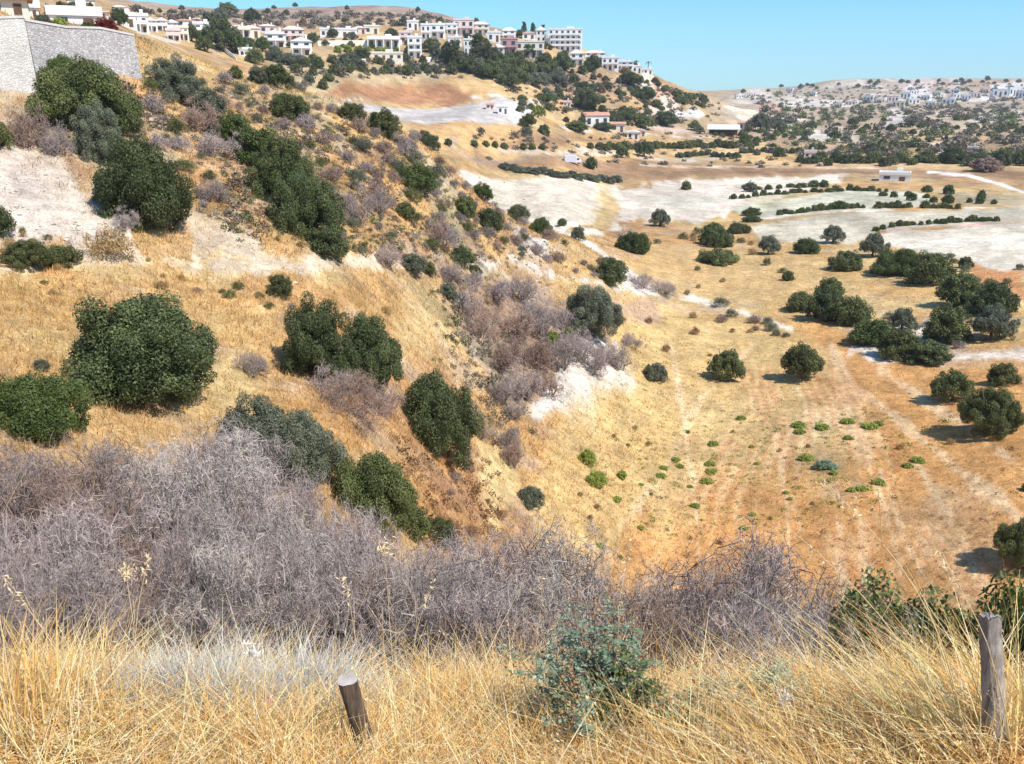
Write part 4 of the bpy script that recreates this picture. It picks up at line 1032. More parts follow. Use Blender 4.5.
H_(490,109,8,5,'ridge','pinkw','small pink roofed hut on the grey yard',roofmat='tiles',group=G4,floors=1,balcony=False)
H_(567,106,0.1+8,4,'flat','pinkw','tiny pale hut between the slope trees',group=G4,floors=1,balcony=False)
H_(894,181,30,7,'flat','white','long low pale shed among the terraces',group=G4,floors=1,balcony=False,depth=.5)
H_(1004,162,8,8,'gable','bluepaint','small pale blue hut near the right edge',group=G4,floors=1,balcony=False)
H_(943,158,9,7,'gable','white','tiny bright white gabled house in the far tree band',group=G4,roofmat='white',floors=1,balcony=False)
H_(972,154,10,6,'flat','cream','tiny cream house right of the white gabled one in the tree band',group=G4,floors=1,balcony=False)
H_(810,158,12,6,'flat','pinkw','tiny pinkish building in the mid valley scrub',group=G4,floors=1,balcony=False)
# open barn: posts carrying a light roof over dark shade
def barn(u, vb, w, h, label):
    p = at(u, vb, 200); px = slant(p)/F; W, Hh = w*px, h*px; root = link('open_barn', None); root.location = p
    root.rotation_euler = (0, 0, -math.atan2(p[0], p[1]))
    b = MB(); b.box(-W/2, W/2, 7, 7.3, -3, Hh*.7); b.box(-W/2, -W/2+.3, 0, 6.997, -3, Hh*.7); b.build('wall', M['wood'], root)
    for k in range(6): q = MB(); q.box(-.15, .15, -.15, .15, -3, Hh*.6); o = q.build('post', M['wood'], root); o.location = (-W/2+.6+(W-1.2)*k/5, .2, 0)
    r = MB(); r.poly([(-W/2-1,-1.5,Hh*.62),(W/2+1,-1.5,Hh*.62),(W/2+1,8.5,Hh),(-W/2-1,8.5,Hh),(-W/2-1,-1.5,Hh*.62+.25),(W/2+1,-1.5,Hh*.62+.25),(W/2+1,8.5,Hh+.25),(-W/2-1,8.5,Hh+.25)],
           [(0,3,2,1),(4,5,6,7),(0,1,5,4),(1,2,6,5),(2,3,7,6),(3,0,4,7)]); r.build('roof', M['lightroof'], root)
    tag(root, label, 'barn')
barn(723, 136, 28, 10, 'long open barn with bluish white sloping roof over dark shade')
# box van parked by the orchard
def van(u, vb, w, label):
    p = at(u, vb, 200); px = slant(p)/F; s = w*px/6.0; root = link('box_van', None); root.location = p; root.scale = (s, s, s)
    root.rotation_euler = (0, 0, -math.atan2(p[0], p[1])+R(8))
    b = MB(); b.box(-3, 1.2, 0, 2.1, .6, 2.9); b.build('cargo_box', M['lightroof'], root)
    c = MB(); c.poly([(1.203,.1,.5),(3,.1,.5),(3,2,.5),(1.203,2,.5),(1.203,.1,2.2),(2.2,.1,2.2),(2.2,2,2.2),(1.203,2,2.2),(3,.1,1.3),(3,2,1.3)],
        [(3,2,1,0),(0,1,8,5,4),(3,7,6,9,2),(4,5,6,7),(5,8,9,6),(1,2,9,8),(0,4,7,3)]); c.build('cab', M['white'], root)
    g = MB(); g.box(1.4, 2.2, .06, .095, 1.35, 2.0); g.build('window', M['glass'], root)
    for x in (-2, 2.1):
        for y in (.12, 1.75):
            a_ = [i*math.pi/8 for i in range(16)]; V = [(x+.45*math.cos(t), y+dy, .45+.45*math.sin(t)) for dy in (0, .25) for t in a_]
            q = MB(); q.poly(V, [tuple(range(15,-1,-1)), tuple(range(16,32))]+[(i, (i+1) % 16, 16+(i+1) % 16, 16+i) for i in range(16)]); q.build('wheel', M['glass'], root)
    tag(root, label, 'van')
van(573, 164, 17, 'pale grey box van parked on the track beyond the beige field')
# garden wall lines in the village
def low_wall(u0, v0, u1, v1, hpx, mat, label, dmin=200):
    a, b = at(u0, v0, dmin), at(u1, v1, dmin); root = link('terrace_wall', None); root.location = a
    n_ = 10; m = MB(); c = MB()
    for k in range(n_):
        P0 = a+(b-a)*k/n_; P1 = a+(b-a)*(k+1)/n_; hh = hpx*slant(P0)/F
        z0, z1 = ground_z(*P0[:2]), ground_z(*P1[:2])
        q = [(P0, z0), (P1, z1)]; V = []
        for Pq, zq in q:
            x, y = Pq[0]-a[0], Pq[1]-a[1]; z = Pq[2]-a[2]
            V += [(x, y, min(zq-a[2], z)-2), (x, y+.6, min(zq-a[2], z)-2), (x, y+.6, z+hh), (x, y, z+hh)]
        FF = [(0,4,7,3),(3,7,6,2),(2,6,5,1),(0,1,5,4)]
        if k == 0: FF.append((0,3,2,1))
        if k == n_-1: FF.append((4,5,6,7))
        m.poly(V, FF)
    o = m.build('terrace_wall', M[mat]); bpy.data.objects.remove(root); o.location = a
    tag(o, label, 'wall', 'terrace walls of the village')
low_wall(318, 46, 402, 45, 5, 'cream', 'long pale terrace wall above the yellow hedge row')
low_wall(330, 60, 366, 62, 3, 'cream', 'short pale terrace wall left of the colonnade basement')
low_wall(214, 42, 236, 60, 3, 'white', 'short white garden wall stepping down under the wide villa')
low_wall(137, 33, 180, 44, 2, 'cream', 'pale kerb wall along the row houses')
low_wall(420, 62, 446, 60, 4, 'white', 'white garden wall at the foot of the tall white house')
# ================================================================ village and valley trees
GV = 'trees of the village'
for kind, u, v, w, h, mat, lab in [
 ('tree',192,42,20,20,'dark','dark round tree left of the white house with two windows'),('tree',222,52,40,32,'deep','biggest dark tree in the left half of the village'),
 ('tree',205,52,20,16,'dark','dark tree at the foot of the biggest village tree'),('tree',228,16,22,14,'dark','dark tree pair member on the moor edge, paler one'),
 ('tree',220,22,20,14,'greygreen','greyish tree on the moor edge above the white houses'),('tree',208,24,14,14,'deep','small dark tree above the small pale gable'),
 ('tree',252,22,18,14,'deep','dark tree above the wide villa roof'),('tree',268,14,8,6,'olive','small bush on the moor above the villa'),
 ('tree',120,26,22,18,'fresh','bright green round garden tree behind the wall end'),('shrub',106,31,28,12,'pink','crimson flowering bush on top of the stone wall'),
 ('conifer',50,19,16,16,'dark','leftmost dark conifer on the skyline behind the wall'),('conifer',62,18,18,18,'dark','second dark conifer on the skyline behind the wall'),
 ('tree',72,16,22,14,'dark','wide dark tree on the skyline behind the wall'),('conifer',92,14,10,13,'deep','small dark conifer beside the grey roofed skyline house'),
 ('shrub',60,28,16,10,'bright','yellow green garden shrub behind the wall top'),('shrub',43,26,18,12,'greygreen','grey green garden shrub behind the wall corner'),
 ('shrub',88,32,16,10,'fresh','green garden shrub over the middle of the wall'),
 ('tree',313,44,14,18,'deep','first round dark tree beside the pale pink house'),('tree',333,38,12,14,'deep','second round dark tree above the long low white house'),
 ('tree',243,55,26,18,'fresh','green tree below the wide villa'),('tree',263,52,18,16,'fresh','green tree between villa and bright gabled house'),
 ('shrub',255,64,22,14,'dark','dark hedge shrub below the low white block'),('shrub',276,62,22,16,'greygreen','grey green shrub in front of the bright gabled houses'),
 ('shrub',294,66,34,12,'greygreen','long grey green shrub under the right gabled house'),('shrub',350,68,30,14,'greygreen','blue grey shrub below the yellow hedge row'),
 ('shrub',362,60,20,12,'dark','dark shrub at the colonnade basement end'),('tree',352,40,14,8,'greygreen','grey tree in front of the long low white house'),
 ('tree',391,38,14,10,'dark','dark tree behind the colonnade roof'),('tree',404,24,10,12,'greygreen','grey green tree by the upper cube'),
 ('tree',440,24,9,14,'dark','lone dark tree on the moor ridge above the village'),('tree',476,19,7,9,'dark','small dark tree behind the pale pink ridge house'),
 ('tree',418,12,6,6,'dark','tiny tree on the moor skyline, nearest the ridge houses'),('tree',347,10,6,5,'dark','tiny tree on the moor skyline above the terrace'),
 ('tree',295,6,6,6,'dark','tallest tiny tree on the moor skyline'),('tree',274,9,6,4,'dark','tiny tree on the moor skyline left of the tallest'),
 ('tree',182,10,8,5,'dark','tiny tree on the moor skyline above the row houses'),('tree',229,8,5,4,'dark','tiny tree on the moor skyline above the moor edge pair'),
 ('tree',345,22,8,4,'dark','small dark bush in mid moor'),('tree',160,13,6,5,'dark','tiny tree on the moor above the first row houses'),
 ('conifer',447,66,22,26,'deep','dark conifer at the left end of the village conifers'),('conifer',456,70,24,30,'olive','yellow green conifer in the village conifers'),
 ('conifer',436,62,20,20,'greygreen','grey conifer at the left edge of the village conifers'),('conifer',478,62,28,28,'deep','broad dark conifer beside the narrow white house'),
 ('conifer',488,66,20,24,'deep','dark conifer left of the pale pink arched house'),('tree',470,74,28,16,'deep','dark tree below the narrow white house'),
 ('tree',492,80,34,18,'dark','dark tree on the slope under the arched house'),('tree',512,88,34,20,'deep','lowest dark tree of the slope wood'),
 ('tree',524,78,28,18,'dark','dark tree of the slope wood under the dusky pink house'),('tree',536,88,30,14,'greygreen','grey green tree at the slope wood end'),
 ('tree',503,68,22,12,'dark','dark tree at the feet of the dusky pink house'),('tree',528,58,16,16,'fresh','green tree before the broad cream house'),
 ('tree',518,64,16,12,'dark','dark tree left of the broad cream house foot'),('tree',545,68,22,14,'olive','olive tree below the apartment block'),
 ('tree',563,73,24,20,'deep','dark tree under the apartment block'),('tree',553,76,16,14,'dark','dark tree left of the one under the apartment block'),
 ('tree',592,73,20,18,'fresh','green tree in front of the flat villa'),('conifer',524,32,9,11,'deep','first dark skyline conifer by the cottage'),
 ('conifer',533,30,9,12,'deep','second dark skyline conifer by the cottage'),('conifer',543,28,9,11,'deep','third dark skyline conifer by the slim tower'),
 ('tree',520,38,10,10,'dark','dark tree beneath the skyline conifers'),('tree',634,70,10,10,'dark','dark tree before the end villa'),
 ('tree',625,74,14,6,'dry','brown hedge under the end villa'),
 ('palm',648,72,8,11,'dark','feathery palm tree on the ridge end'),('palm',636,70,7,10,'dark','shorter palm tree beside the end villa')]:
    veg(kind, u, v, w, h, lab, GV if 'palm' not in kind else 'palms on the ridge end', mat, 84 if u < 135 and v < 40 else 180)
for u, w in [(338,10),(348,11),(358,10),(368,9),(378,9),(386,8),(396,8),(408,9)]:
    veg('shrub_lo', u, 53, w, 8, 'yellow green shrub in the hedge row under the terrace wall', 'yellow green hedge row', 'bright', 200)
def sv(pts, n_, wr, label, mats, kind='shrub', hr=(.6, .85), group=None, dmin=200, name=None, cat=None): scatter(kind, pts, n_, wr, hr, label, group or label, mats, dmin, name, cat)
def mass(name, polys, n_, wm, label, mat, seed, hr=(.6, .9), leaves=90, dmin=400):
    """far scrub nobody could count: small leafy clumps standing on the hill, one mesh"""
    r_ = np.random.default_rng(seed); pos, rad = [], []
    for pts, share in polys:
        x0, x1 = min(p[0] for p in pts), max(p[0] for p in pts); y0, y1 = min(p[1] for p in pts), max(p[1] for p in pts); k = t = 0
        while k < n_*share and t < n_*30:
            t += 1; u, v = r_.uniform(x0, x1), r_.uniform(y0, y1)
            if not inpoly(u, v, pts) or vnoise(np.array([u/16.]), np.array([v/5.]), seed)[0] < r_.uniform(-.55, .25): continue
            if dmin < 100: u += r_.normal(0, 12); v += r_.normal(0, 6)
            p = at(u, v, dmin); pos.append(p); rad.append(r_.uniform(*wm)*(1+.8*(r_.random() < .12))); k += 1
    pos, rad = np.array(pos), np.array(rad); i = np.repeat(np.arange(len(pos)), leaves); n2 = len(i)
    d = rand_dir(n2, r_)*(r_.random((n2, 1))**.4); d[:, 2] = np.abs(d[:, 2])*r_.uniform(*hr)*1.3
    sub = rand_dir(n2, r_)*.25; c = pos[i]+(d+sub*.6)*rad[i][:, None]; t = rand_dir(n2, r_); b = np.cross(t, rand_dir(n2, r_)); b /= np.linalg.norm(b, axis=1, keepdims=True)
    V, q = quads_at(c, t*rad[i][:, None]*.17, b*rad[i][:, None]*.15); per = r_.random(len(pos))[i]
    tone = np.repeat(np.stack([np.clip(per*.6+r_.random(n2)*.4, 0, 1), per, per], 1), 4, 0)
    o = link(name, mesh_np(name, V, [q], M[mat], {'tone': tone})); o['kind'] = 'stuff'; tag(o, label, 'scrub')
sv([(290,62),(430,62),(460,75),(350,78),(300,100),(275,90)], 34, (7,16), 'small shrub on the bank between the village and the grey yard', ['greygreen', 'olive', 'dark'], group='shrubs above the grey yard')
for u in (366,374,382,390,398,408,418,428,438): veg('shrub_lo', u, 74, 9, 8, 'small shrub in the line along the ochre bank top', 'shrub line on the ochre bank', random.choice(['greygreen', 'dark']), 200)
GH = 'trees on the hill under the village'
for u, v, w, h, mat, lab in [(588,112,32,22,'deep','large dark domed tree above the red roofed house'),(545,104,28,10,'fresh','flat topped green tree on the hillside'),
 (538,118,16,20,'bright','yellow green tree at the edge of the pale yard'),(630,88,28,14,'dark','dark tree patch under the end villa'),
 (584,90,14,8,'deep','small dark tree in the middle of the scarp'),(614,120,10,20,'deep','dark upright tree right of the red roofed house'),
 (628,124,26,16,'dark','dark tree above the small white gabled house'),(645,130,24,14,'dark','dark tree behind the pink house'),(666,127,28,16,'deep','dark round tree on the right of the hill foot'),
 (645,102,24,14,'deep','dark tree below the white scarp'),(656,108,14,8,'dark','small dark tree by the scarp foot'),(682,104,14,8,'dark','dark shrub on the lower nose of the hill'),
 (694,131,14,10,'dark','round grey green tree left of the open barn'),(760,132,28,20,'greygreen','large grey green tree right of the open barn'),(775,132,22,16,'greygreen','second grey green tree right of the open barn'),
 (811,130,12,9,'deep','round dark tree on pale ground beyond the barn'),(745,142,13,9,'fresh','green bush under the open barn'),(779,157,13,10,'fresh','bright green bush on the ochre field edge'),
 (835,140,12,12,'dark','dark tree past the round dark tree'),(622,158,14,14,'deep','dark tree at the right of the orchard'),(644,157,20,16,'fresh','bright green tree on the ochre band'),
 (590,169,17,13,'deep','very dark round bush beside the grey van'),(576,132,30,10,'dark','dark shrub mass left of the red roofed house'),(603,131,26,8,'deep','dark hedge in front of the red roofed house'),
 (528,128,20,14,'dark','dark tree below the pale yard'),(544,135,14,10,'deep','dark bush on the ochre terrace edge'),(527,136,12,9,'greygreen','grey bush beside the ochre terrace bush'),
 (664,93,10,7,'dark','small dark tree on the nose skyline'),(640,86,12,9,'dark','dark tree on the ridge below the palm'),(655,84,8,9,'dark','upper dark tree on the nose skyline'),
 (676,98,14,8,'dark','dark shrub on the nose skyline'),(690,101,16,8,'dark','lower dark shrub on the nose skyline'),(703,102,12,7,'olive','olive shrub at the skyline foot'),
 (520,112,10,8,'dark','dark shrub touching the white shed')]:
    veg('tree' if 'tree' in lab else 'shrub', u, v, w, h, lab, GH, mat, 250)
sv([(640,82),(720,102),(720,112),(650,100)], 14, (5,9), 'small scrub bush on the nose of the village hill', ['dark', 'olive'], group='scrub on the village hill')
sv([(560,70),(640,78),(640,100),(560,100),(540,90)], 30, (6,13), 'small scrub bush on the steep slope under the ridge houses', ['dark', 'olive', 'greygreen', 'dry'], group='scrub on the village hill')
sv([(500,90),(640,100),(700,120),(640,128),(560,128),(520,108)], 30, (6,14), 'small scrub bush around the valley side houses', ['dark', 'olive', 'greygreen'], group='scrub on the village hill')
sv([(430,52),(500,66),(560,72),(560,88),(500,84),(440,66)], 26, (12,24), 'dark tree in the wood on the slope under the village', ['dark', 'deep', 'greygreen'], 'tree', group='slope wood under the village')
# orchard row left of the van
for u, v, w, mat in [(425,143,16,'deep'),(432,150,20,'deep'),(448,146,10,'dark')]: veg('shrub', u, v, w, w*.8, 'dark shrub of the clump behind the crest of the near slope', 'shrub clump behind the crest', mat, 130)
for u, v in [(474,147),(486,147),(495,148),(504,149),(523,150),(532,150),(542,150),(609,148),(619,148),(590,149)]:
    veg('shrub_lo', u, v, 9, 9, 'round olive tree in the orchard row on the ochre terrace', 'olive trees of the orchard row', 'dark', 200, 'olive_tree', 'tree')
for k in range(16): veg('shrub', 505+k*7.4, 171+k*.8+random.uniform(-1.5, 1.5), 16, 7, 'low grey green bush lining the far edge of the beige field', 'bushes lining the beige field', 'greygreen', 200, 'field_edge_bush', 'bush')
for k in range(26): veg('shrub_lo', 600+k*6.2, 150-.4*k*.3+random.uniform(-1.5, 1.5), random.uniform(8, 13), 8, 'dark bush in the hedge across the mid valley', 'bushes of the mid valley hedge', random.choice(['dark', 'dark', 'olive']), 250, 'hedge_bush', 'bush')
for k in range(34): veg('shrub_lo', 800+k*7, 164+random.uniform(-2.5, 2.5), random.uniform(10, 18), random.uniform(8, 13), 'dark bush in the long belt across the far right valley', 'bushes of the far valley belt', random.choice(['dark', 'deep', 'dark', 'olive']), 250, 'belt_bush', 'bush')
for k in range(18): veg('shrub_lo', 680+k*7, 157+random.uniform(-2, 2)-(k > 8)*3, random.uniform(7, 12), 6, 'grey green bush on the ochre strip of the mid valley', 'bushes of the ochre strip', random.choice(['dark', 'greygreen', 'olive']), 250, 'hedge_bush', 'bush')
# terrace hedges
def row(pts, n_, w, h, label, group, mats, dmin=150):
    L = [0]
    for a, b in zip(pts, pts[1:]): L.append(L[-1]+math.hypot(b[0]-a[0], b[1]-a[1]))
    for k in range(n_):
        t = L[-1]*(k+.5)/n_; i = max(j for j in range(len(L)-1) if L[j] <= t); s = (t-L[i])/(L[i+1]-L[i])
        u, v = pts[i][0]+(pts[i+1][0]-pts[i][0])*s, pts[i][1]+(pts[i+1][1]-pts[i][1])*s
        veg('shrub_lo', u+random.uniform(-1, 1), v+random.uniform(-.5, .5), w*random.uniform(.6, 1.5), h*random.uniform(.6, 1.35), label, group, random.choice(mats), dmin, 'hedge_bush', 'bush')
row([(776,215),(800,213),(830,210),(866,208)], 15, 9, 7, 'dense green bush in the curved hedge of the nearer terrace', 'hedge of the nearer terrace', ['dark', 'fresh'])
row([(876,208),(912,208)], 6, 8, 7, 'green bush in the middle stretch of the nearer terrace hedge', 'hedge of the nearer terrace', ['dark'])
row([(922,208),(960,209)], 6, 8, 7, 'green bush in the right stretch of the nearer terrace hedge', 'hedge of the nearer terrace', ['dark'])
row([(730,200),(760,196),(800,193),(850,191),(890,192)], 22, 8, 5.5, 'small dark bush in the hedge of the upper terrace', 'hedge of the upper terrace', ['dark', 'olive'])
row([(872,232),(900,226),(935,224),(970,222),(1000,221)], 17, 9, 7, 'round green bush in the row dividing the wide terraces', 'row dividing the wide terraces', ['dark', 'fresh'])
row([(740,189),(765,190),(790,188),(830,187)], 8, 10, 7, 'round green bush in the broken row above the upper terrace', 'broken row above the upper terrace', ['dark', 'fresh'])
sv([(900,190),(1000,196),(1000,205),(930,205),(880,196)], 14, (7,14), 'green bush on the rough strip above the terraces', ['dark', 'olive', 'fresh'], group='bushes above the terraces', dmin=180)
for u, v, w, h, mat, lab in [(712,234,26,13,'dark','green bush behind the upper meadow mound'),(752,222,22,8,'fresh','low bright bush at the terrace corner'),(752,216,20,9,'olive','olive bush at the terrace corner'),
                             (686,190,12,9,'dark','small bush on the chalk band'),(952,164,30,18,'deep','largest dark tree in the far valley belt'),(1000,166,26,26,'deep','dark tree beside the pale blue hut'),
                             (1020,164,20,30,'deep','dark tree cut by the right edge behind the terraces'),(985,172,34,14,'twigbrown','brown bush mass beside the far road'),(750,192,14,10,'greygreen','round grey bush at the chalk band end')]:
    veg('shrub', u, v, w, h, lab, G2, mat, 180)
sv([(790,122),(1024,120),(1024,158),(800,158)], 60, (6,13), 'dark tree in the far right valley scrub', ['dark', 'deep', 'olive', 'greygreen'], 'tree_lo', (.5, .8), group='trees of the far right valley')
FARP = [([(740,96),(860,86),(1030,82),(1030,120),(780,122)], .68), ([(780,118),(1030,116),(1030,160),(800,160)], .32)]
mass('far_hill_scrub', FARP, 420, (1.4, 3.4), 'dark green scrub covering the far right hills', 'dark', 11)
mass('grey_hill_scrub', FARP, 520, (1.2, 3.4), 'dull grey brown scrub covering the far right hills', 'greybrown', 12)
UPS = [([(60,140),(150,70),(250,85),(345,115),(430,150),(500,208),(560,245),(560,262),(470,262),(340,250),(230,230),(205,130)], .8), ([(440,262),(480,270),(490,330),(510,420),(490,440),(450,340)], .12)]
mass('slope_ground_cover', UPS, 1500, (.14, .42), 'low grey brown ground cover on the upper near slope', 'greybrown', 21, dmin=20, leaves=60)
FLD = [([(600,420),(880,405),(950,450),(900,500),(700,540),(600,520)], 1.)]
mass('field_weed_cover', FLD, 420, (.10, .30), 'low ragged green weeds thinly spread over the ploughed field', 'bright', 41, hr=(.3, .5), dmin=30, leaves=26)
mass('field_straw_cover', [([(560,420),(760,330),(1024,390),(1024,610),(600,590)], 1.)], 900, (.07, .22), 'brown clods and dead weeds thinly spread over the ploughed field', 'dry', 42, hr=(.3, .5), dmin=30, leaves=20)
mass('slope_green_cover', UPS, 700, (.12, .40), 'low olive ground cover on the upper near slope', 'olive', 22, dmin=20, leaves=60)
mass('slope_rust_cover', UPS+[([(400,440),(480,440),(500,540),(430,560)], .2)], 800, (.12, .36), 'low rusty dead ground cover on the near slope', 'dry', 23, dmin=20, leaves=50)
def stones(polys, n_, sz, label, mat, seed, dmin):
    r_ = np.random.default_rng(seed); Vs, Fs, o = [], [], 0
    base = np.array([(1,0,0),(-1,0,0),(0,1,0),(0,-1,0),(0,0,1),(0,0,-1),(.6,.6,.5),(-.6,.6,.5),(-.6,-.6,.5),(.6,-.6,.5)], float)
    fc = [(0,6,9),(4,9,6),(4,6,7),(4,7,8),(4,8,9),(2,7,6),(1,8,7),(3,9,8),(0,2,6),(2,1,7),(1,3,8),(3,0,9),(5,2,0),(5,1,2),(5,3,1),(5,0,3)]
    for pts, share in polys:
        x0, x1 = min(p[0] for p in pts), max(p[0] for p in pts); y0, y1 = min(p[1] for p in pts), max(p[1] for p in pts); k = 0
        while k < n_*share:
            u, v = r_.uniform(x0, x1), r_.uniform(y0, y1)
            if not inpoly(u, v, pts): continue
            k += 1; p = at(u, v, dmin); s = sz[0]*(sz[1]/sz[0])**(r_.random()**2.2)
            Vs.append(p+base*r_.uniform(.7, 1.3, (10, 1))*s*[1.2, 1, .65]@np.array([[math.cos(k), math.sin(k), 0], [-math.sin(k), math.cos(k), 0], [0, 0, 1]])); Fs.append(np.array(fc)+o); o += 10
    ob = link('stones', mesh_np('stones', np.vstack(Vs), [np.vstack(Fs)], M[mat])); ob['kind'] = 'stuff'; tag(ob, label, 'stones')
stones([([(-20,160),(60,162),(112,202),(118,238),(40,250),(-20,250)], .5), ([(195,238),(262,238),(350,262),(345,284),(200,284)], .2), ([(524,410),(560,385),(590,358),(615,358),(628,385),(590,410)], .3)], 420, (.03, .17), 'loose pale stones on the scree and the white bank', 'chalkstone', 31, 20)
stones([([(500,240),(560,235),(660,290),(640,300),(540,285)], .4), ([(640,185),(740,178),(840,178),(700,200),(620,215)], .3), ([(880,325),(950,318),(960,345),(880,355)], .3)], 300, (.06, .4), 'loose pale stones on the saddle and the terraces', 'chalkstone', 32, 60)
mass('slope_scrub', [([(500,84),(560,74),(640,78),(720,102),(720,120),(640,128),(520,108)], .6), ([(290,60),(430,62),(470,78),(350,80),(290,96)], .2), ([(470,130),(720,132),(820,150),(820,170),(600,166),(480,160)], .2)], 620, (.7, 1.7), 'low dull scrub on the slopes of the village hill', 'greybrown', 13, dmin=200)
mass('moor_scrub', [([(130,22),(150,12),(420,14),(470,26),(340,30),(180,24)], 1.)], 260, (1.2, 3), 'dull brown scrub thinly covering the moor above the village', 'greybrown', 14, dmin=450)
sv([(700,128),(800,132),(800,152),(700,150)], 20, (6,11), 'dark tree in the mid valley between barn and belt', ['dark', 'olive', 'greygreen'], 'tree_lo', group='trees of the mid valley')
sv([(735,88),(860,83),(1024,80),(1024,84),(860,88),(740,94)], 26, (4,7), 'tiny dark tree on the skyline of the far right hills', ['dark', 'deep'], 'tree_lo', group='skyline trees of the far right hills', dmin=900)
sv([(150,12),(240,14),(420,18),(440,26),(340,28),(180,22)], 20, (4,8), 'tiny dry bush on the moor above the village', ['dry', 'olive', 'twigbrown'], group='bushes on the moor', dmin=500)
sv([(140,26),(230,36),(330,42),(440,44),(440,50),(330,50),(200,46)], 44, (6,11), 'small garden tree between the village houses', ['dark', 'deep', 'greygreen'], 'tree_lo', group='garden trees of the village')
sv([(440,34),(600,52),(640,68),(600,72),(500,66),(440,52)], 26, (6,11), 'small garden tree among the ridge houses', ['dark', 'deep'], 'tree_lo', group='garden trees of the ridge')
far = []
for u, v, w, h in [(740,98,8,4),(752,97,7,4),(789,92,7,4),(868,101,10,6),(880,103,9,5),(893,102,10,7),(905,99,10,8),(914,104,11,6),(925,100,9,5),(936,96,8,5),(948,104,12,6),(958,98,10,5),(966,100,9,6),
                   (975,97,10,5),(1000,97,14,9),(1014,96,10,10),(1020,98,10,8),(850,105,10,4),(838,107,8,4),(812,96,7,4),(898,106,12,5),(984,93,8,4),(930,106,10,5),(915,94,8,4),(992,101,7,4),(955,93,8,4)]:
    house(u, v, w, h*.9, 'flat', random.choice(['white', 'white', 'cream', 'pinkw']), 'tiny white house on the chalky far right hills', floors=1, balcony=False, dmin=600, group='houses of the far right hills', nwin=3, yaw=random.uniform(-25, 25))
# ================================================================ foreground: posts, plants, grasses
def rough_post(name, p0, p1, r0, r1, mat, top, label, cat, lean_seed=1, sides=18, rings=22, split=0.0):
    p0, p1 = np.array(p0, float), np.array(p1, float); D = p1-p0; L = np.linalg.norm(D); D /= L
    U = np.cross(D, [0, 1, 0.3]); U /= np.linalg.norm(U); Wv = np.cross(D, U)
    root = link(name, None); root.location = p0; r_ = np.random.default_rng(lean_seed); V, Fq = [], []
    prof = 1+.10*np.cos(np.arange(sides)*2*math.pi/sides*2+.6)+r_.normal(0, .05, sides)
    for k in range(rings):
        t = k/(rings-1); r = r0+(r1-r0)*t
        for s in range(sides):
            a = 2*math.pi*s/sides; rr = r*prof[s]*(1+.07*math.sin(t*5+s*1.3)+r_.normal(0, .03))
            q = D*L*t+U*math.cos(a)*rr+Wv*math.sin(a)*rr
            if k == rings-1 and split: q = q + D*r_.uniform(-split, split)
            V.append(q)
    for k in range(rings-1):
        for s in range(sides): Fq.append((k*sides+s, k*sides+(s+1) % sides, (k+1)*sides+(s+1) % sides, (k+1)*sides+s))
    m = MB(); m.poly(V, Fq); m.build('shaft', mat, root, True)
    c = MB(); n_ = len(V); ringv = [V[(rings-1)*sides+s]+D*.0015 for s in range(sides)]; cen = sum(ringv)/sides+D*(.0015 if not split else -split)
    inner = [cen+(q-cen)*.55 for q in ringv]
    c.poly(ringv+inner+[cen], [(s, (s+1) % sides, sides+(s+1) % sides, sides+s) for s in range(sides)]+[(sides+s, sides+(s+1) % sides, 2*sides) for s in range(sides)])
    c.build('cut_end', top, root); tag(root, label, cat); return root
def wood_mat(name, c1, c2, axis_scale=(40, 40, 2.5), bump=.7):
    m, nt, b = newmat(name); tc = N(nt, 'ShaderNodeTexCoord'); mp = N(nt, 'ShaderNodeMapping'); mp.inputs['Scale'].default_value = axis_scale
    nt.links.new(tc.outputs['Object'], mp.inputs[0]); x = noise(nt, mp.outputs[0], 1.6, 8, .7)
    col = mixc(nt, rng_map(nt, x, .36, .62), c1, c2); col = mixc(nt, rng_map(nt, noise(nt, tc.outputs['Object'], 9, 5), .52, .7), col, tuple(k*.45 for k in c2))
    nt.links.new(col, b.inputs['Base Color']); b.inputs['Roughness'].default_value = .95; b.inputs['Specular IOR Level'].default_value = .1
    bp = N(nt, 'ShaderNodeBump'); bp.inputs['Strength'].default_value = bump; bp.inputs['Distance'].default_value = .008
    nt.links.new(x, bp.inputs['Height']); nt.links.new(bp.outputs[0], b.inputs['Normal']); return m
M['weathered'] = wood_mat('weathered_grey_wood', (.13,.11,.10), (.46,.41,.37))
M['barkpost'] = wood_mat('dark_peeling_bark', (.05,.038,.03), (.17,.125,.095))
M['cutwood'] = wood_mat('bleached_cut_wood', (.34,.29,.25), (.56,.50,.45), (6, 6, 6), .3)
def pix(u, v, s):      # point at slant distance s on a line of sight
    x, y, z = ray(u, v); k = s/math.sqrt(x*x+y*y+z*z); return np.array([x*k, y*k, z*k])
g = at(1008, 754); top = pix(990, 616, np.linalg.norm(g)*1.0-.12)
rough_post('fence_post', g-[0, 0, .15], top, .026, .023, M['weathered'], M['weathered'], 'weathered grey fence post with cracked top standing in dry grass', 'post', 3, split=.008)
g = at(374, 762); g2 = pix(347, 680, np.linalg.norm(g)-.22)
rough_post('cut_post', g-[0, 0, .1], g2, .025, .029, M['barkpost'], M['cutwood'], 'leaning cut post showing its round bleached sawn end', 'post', 5)
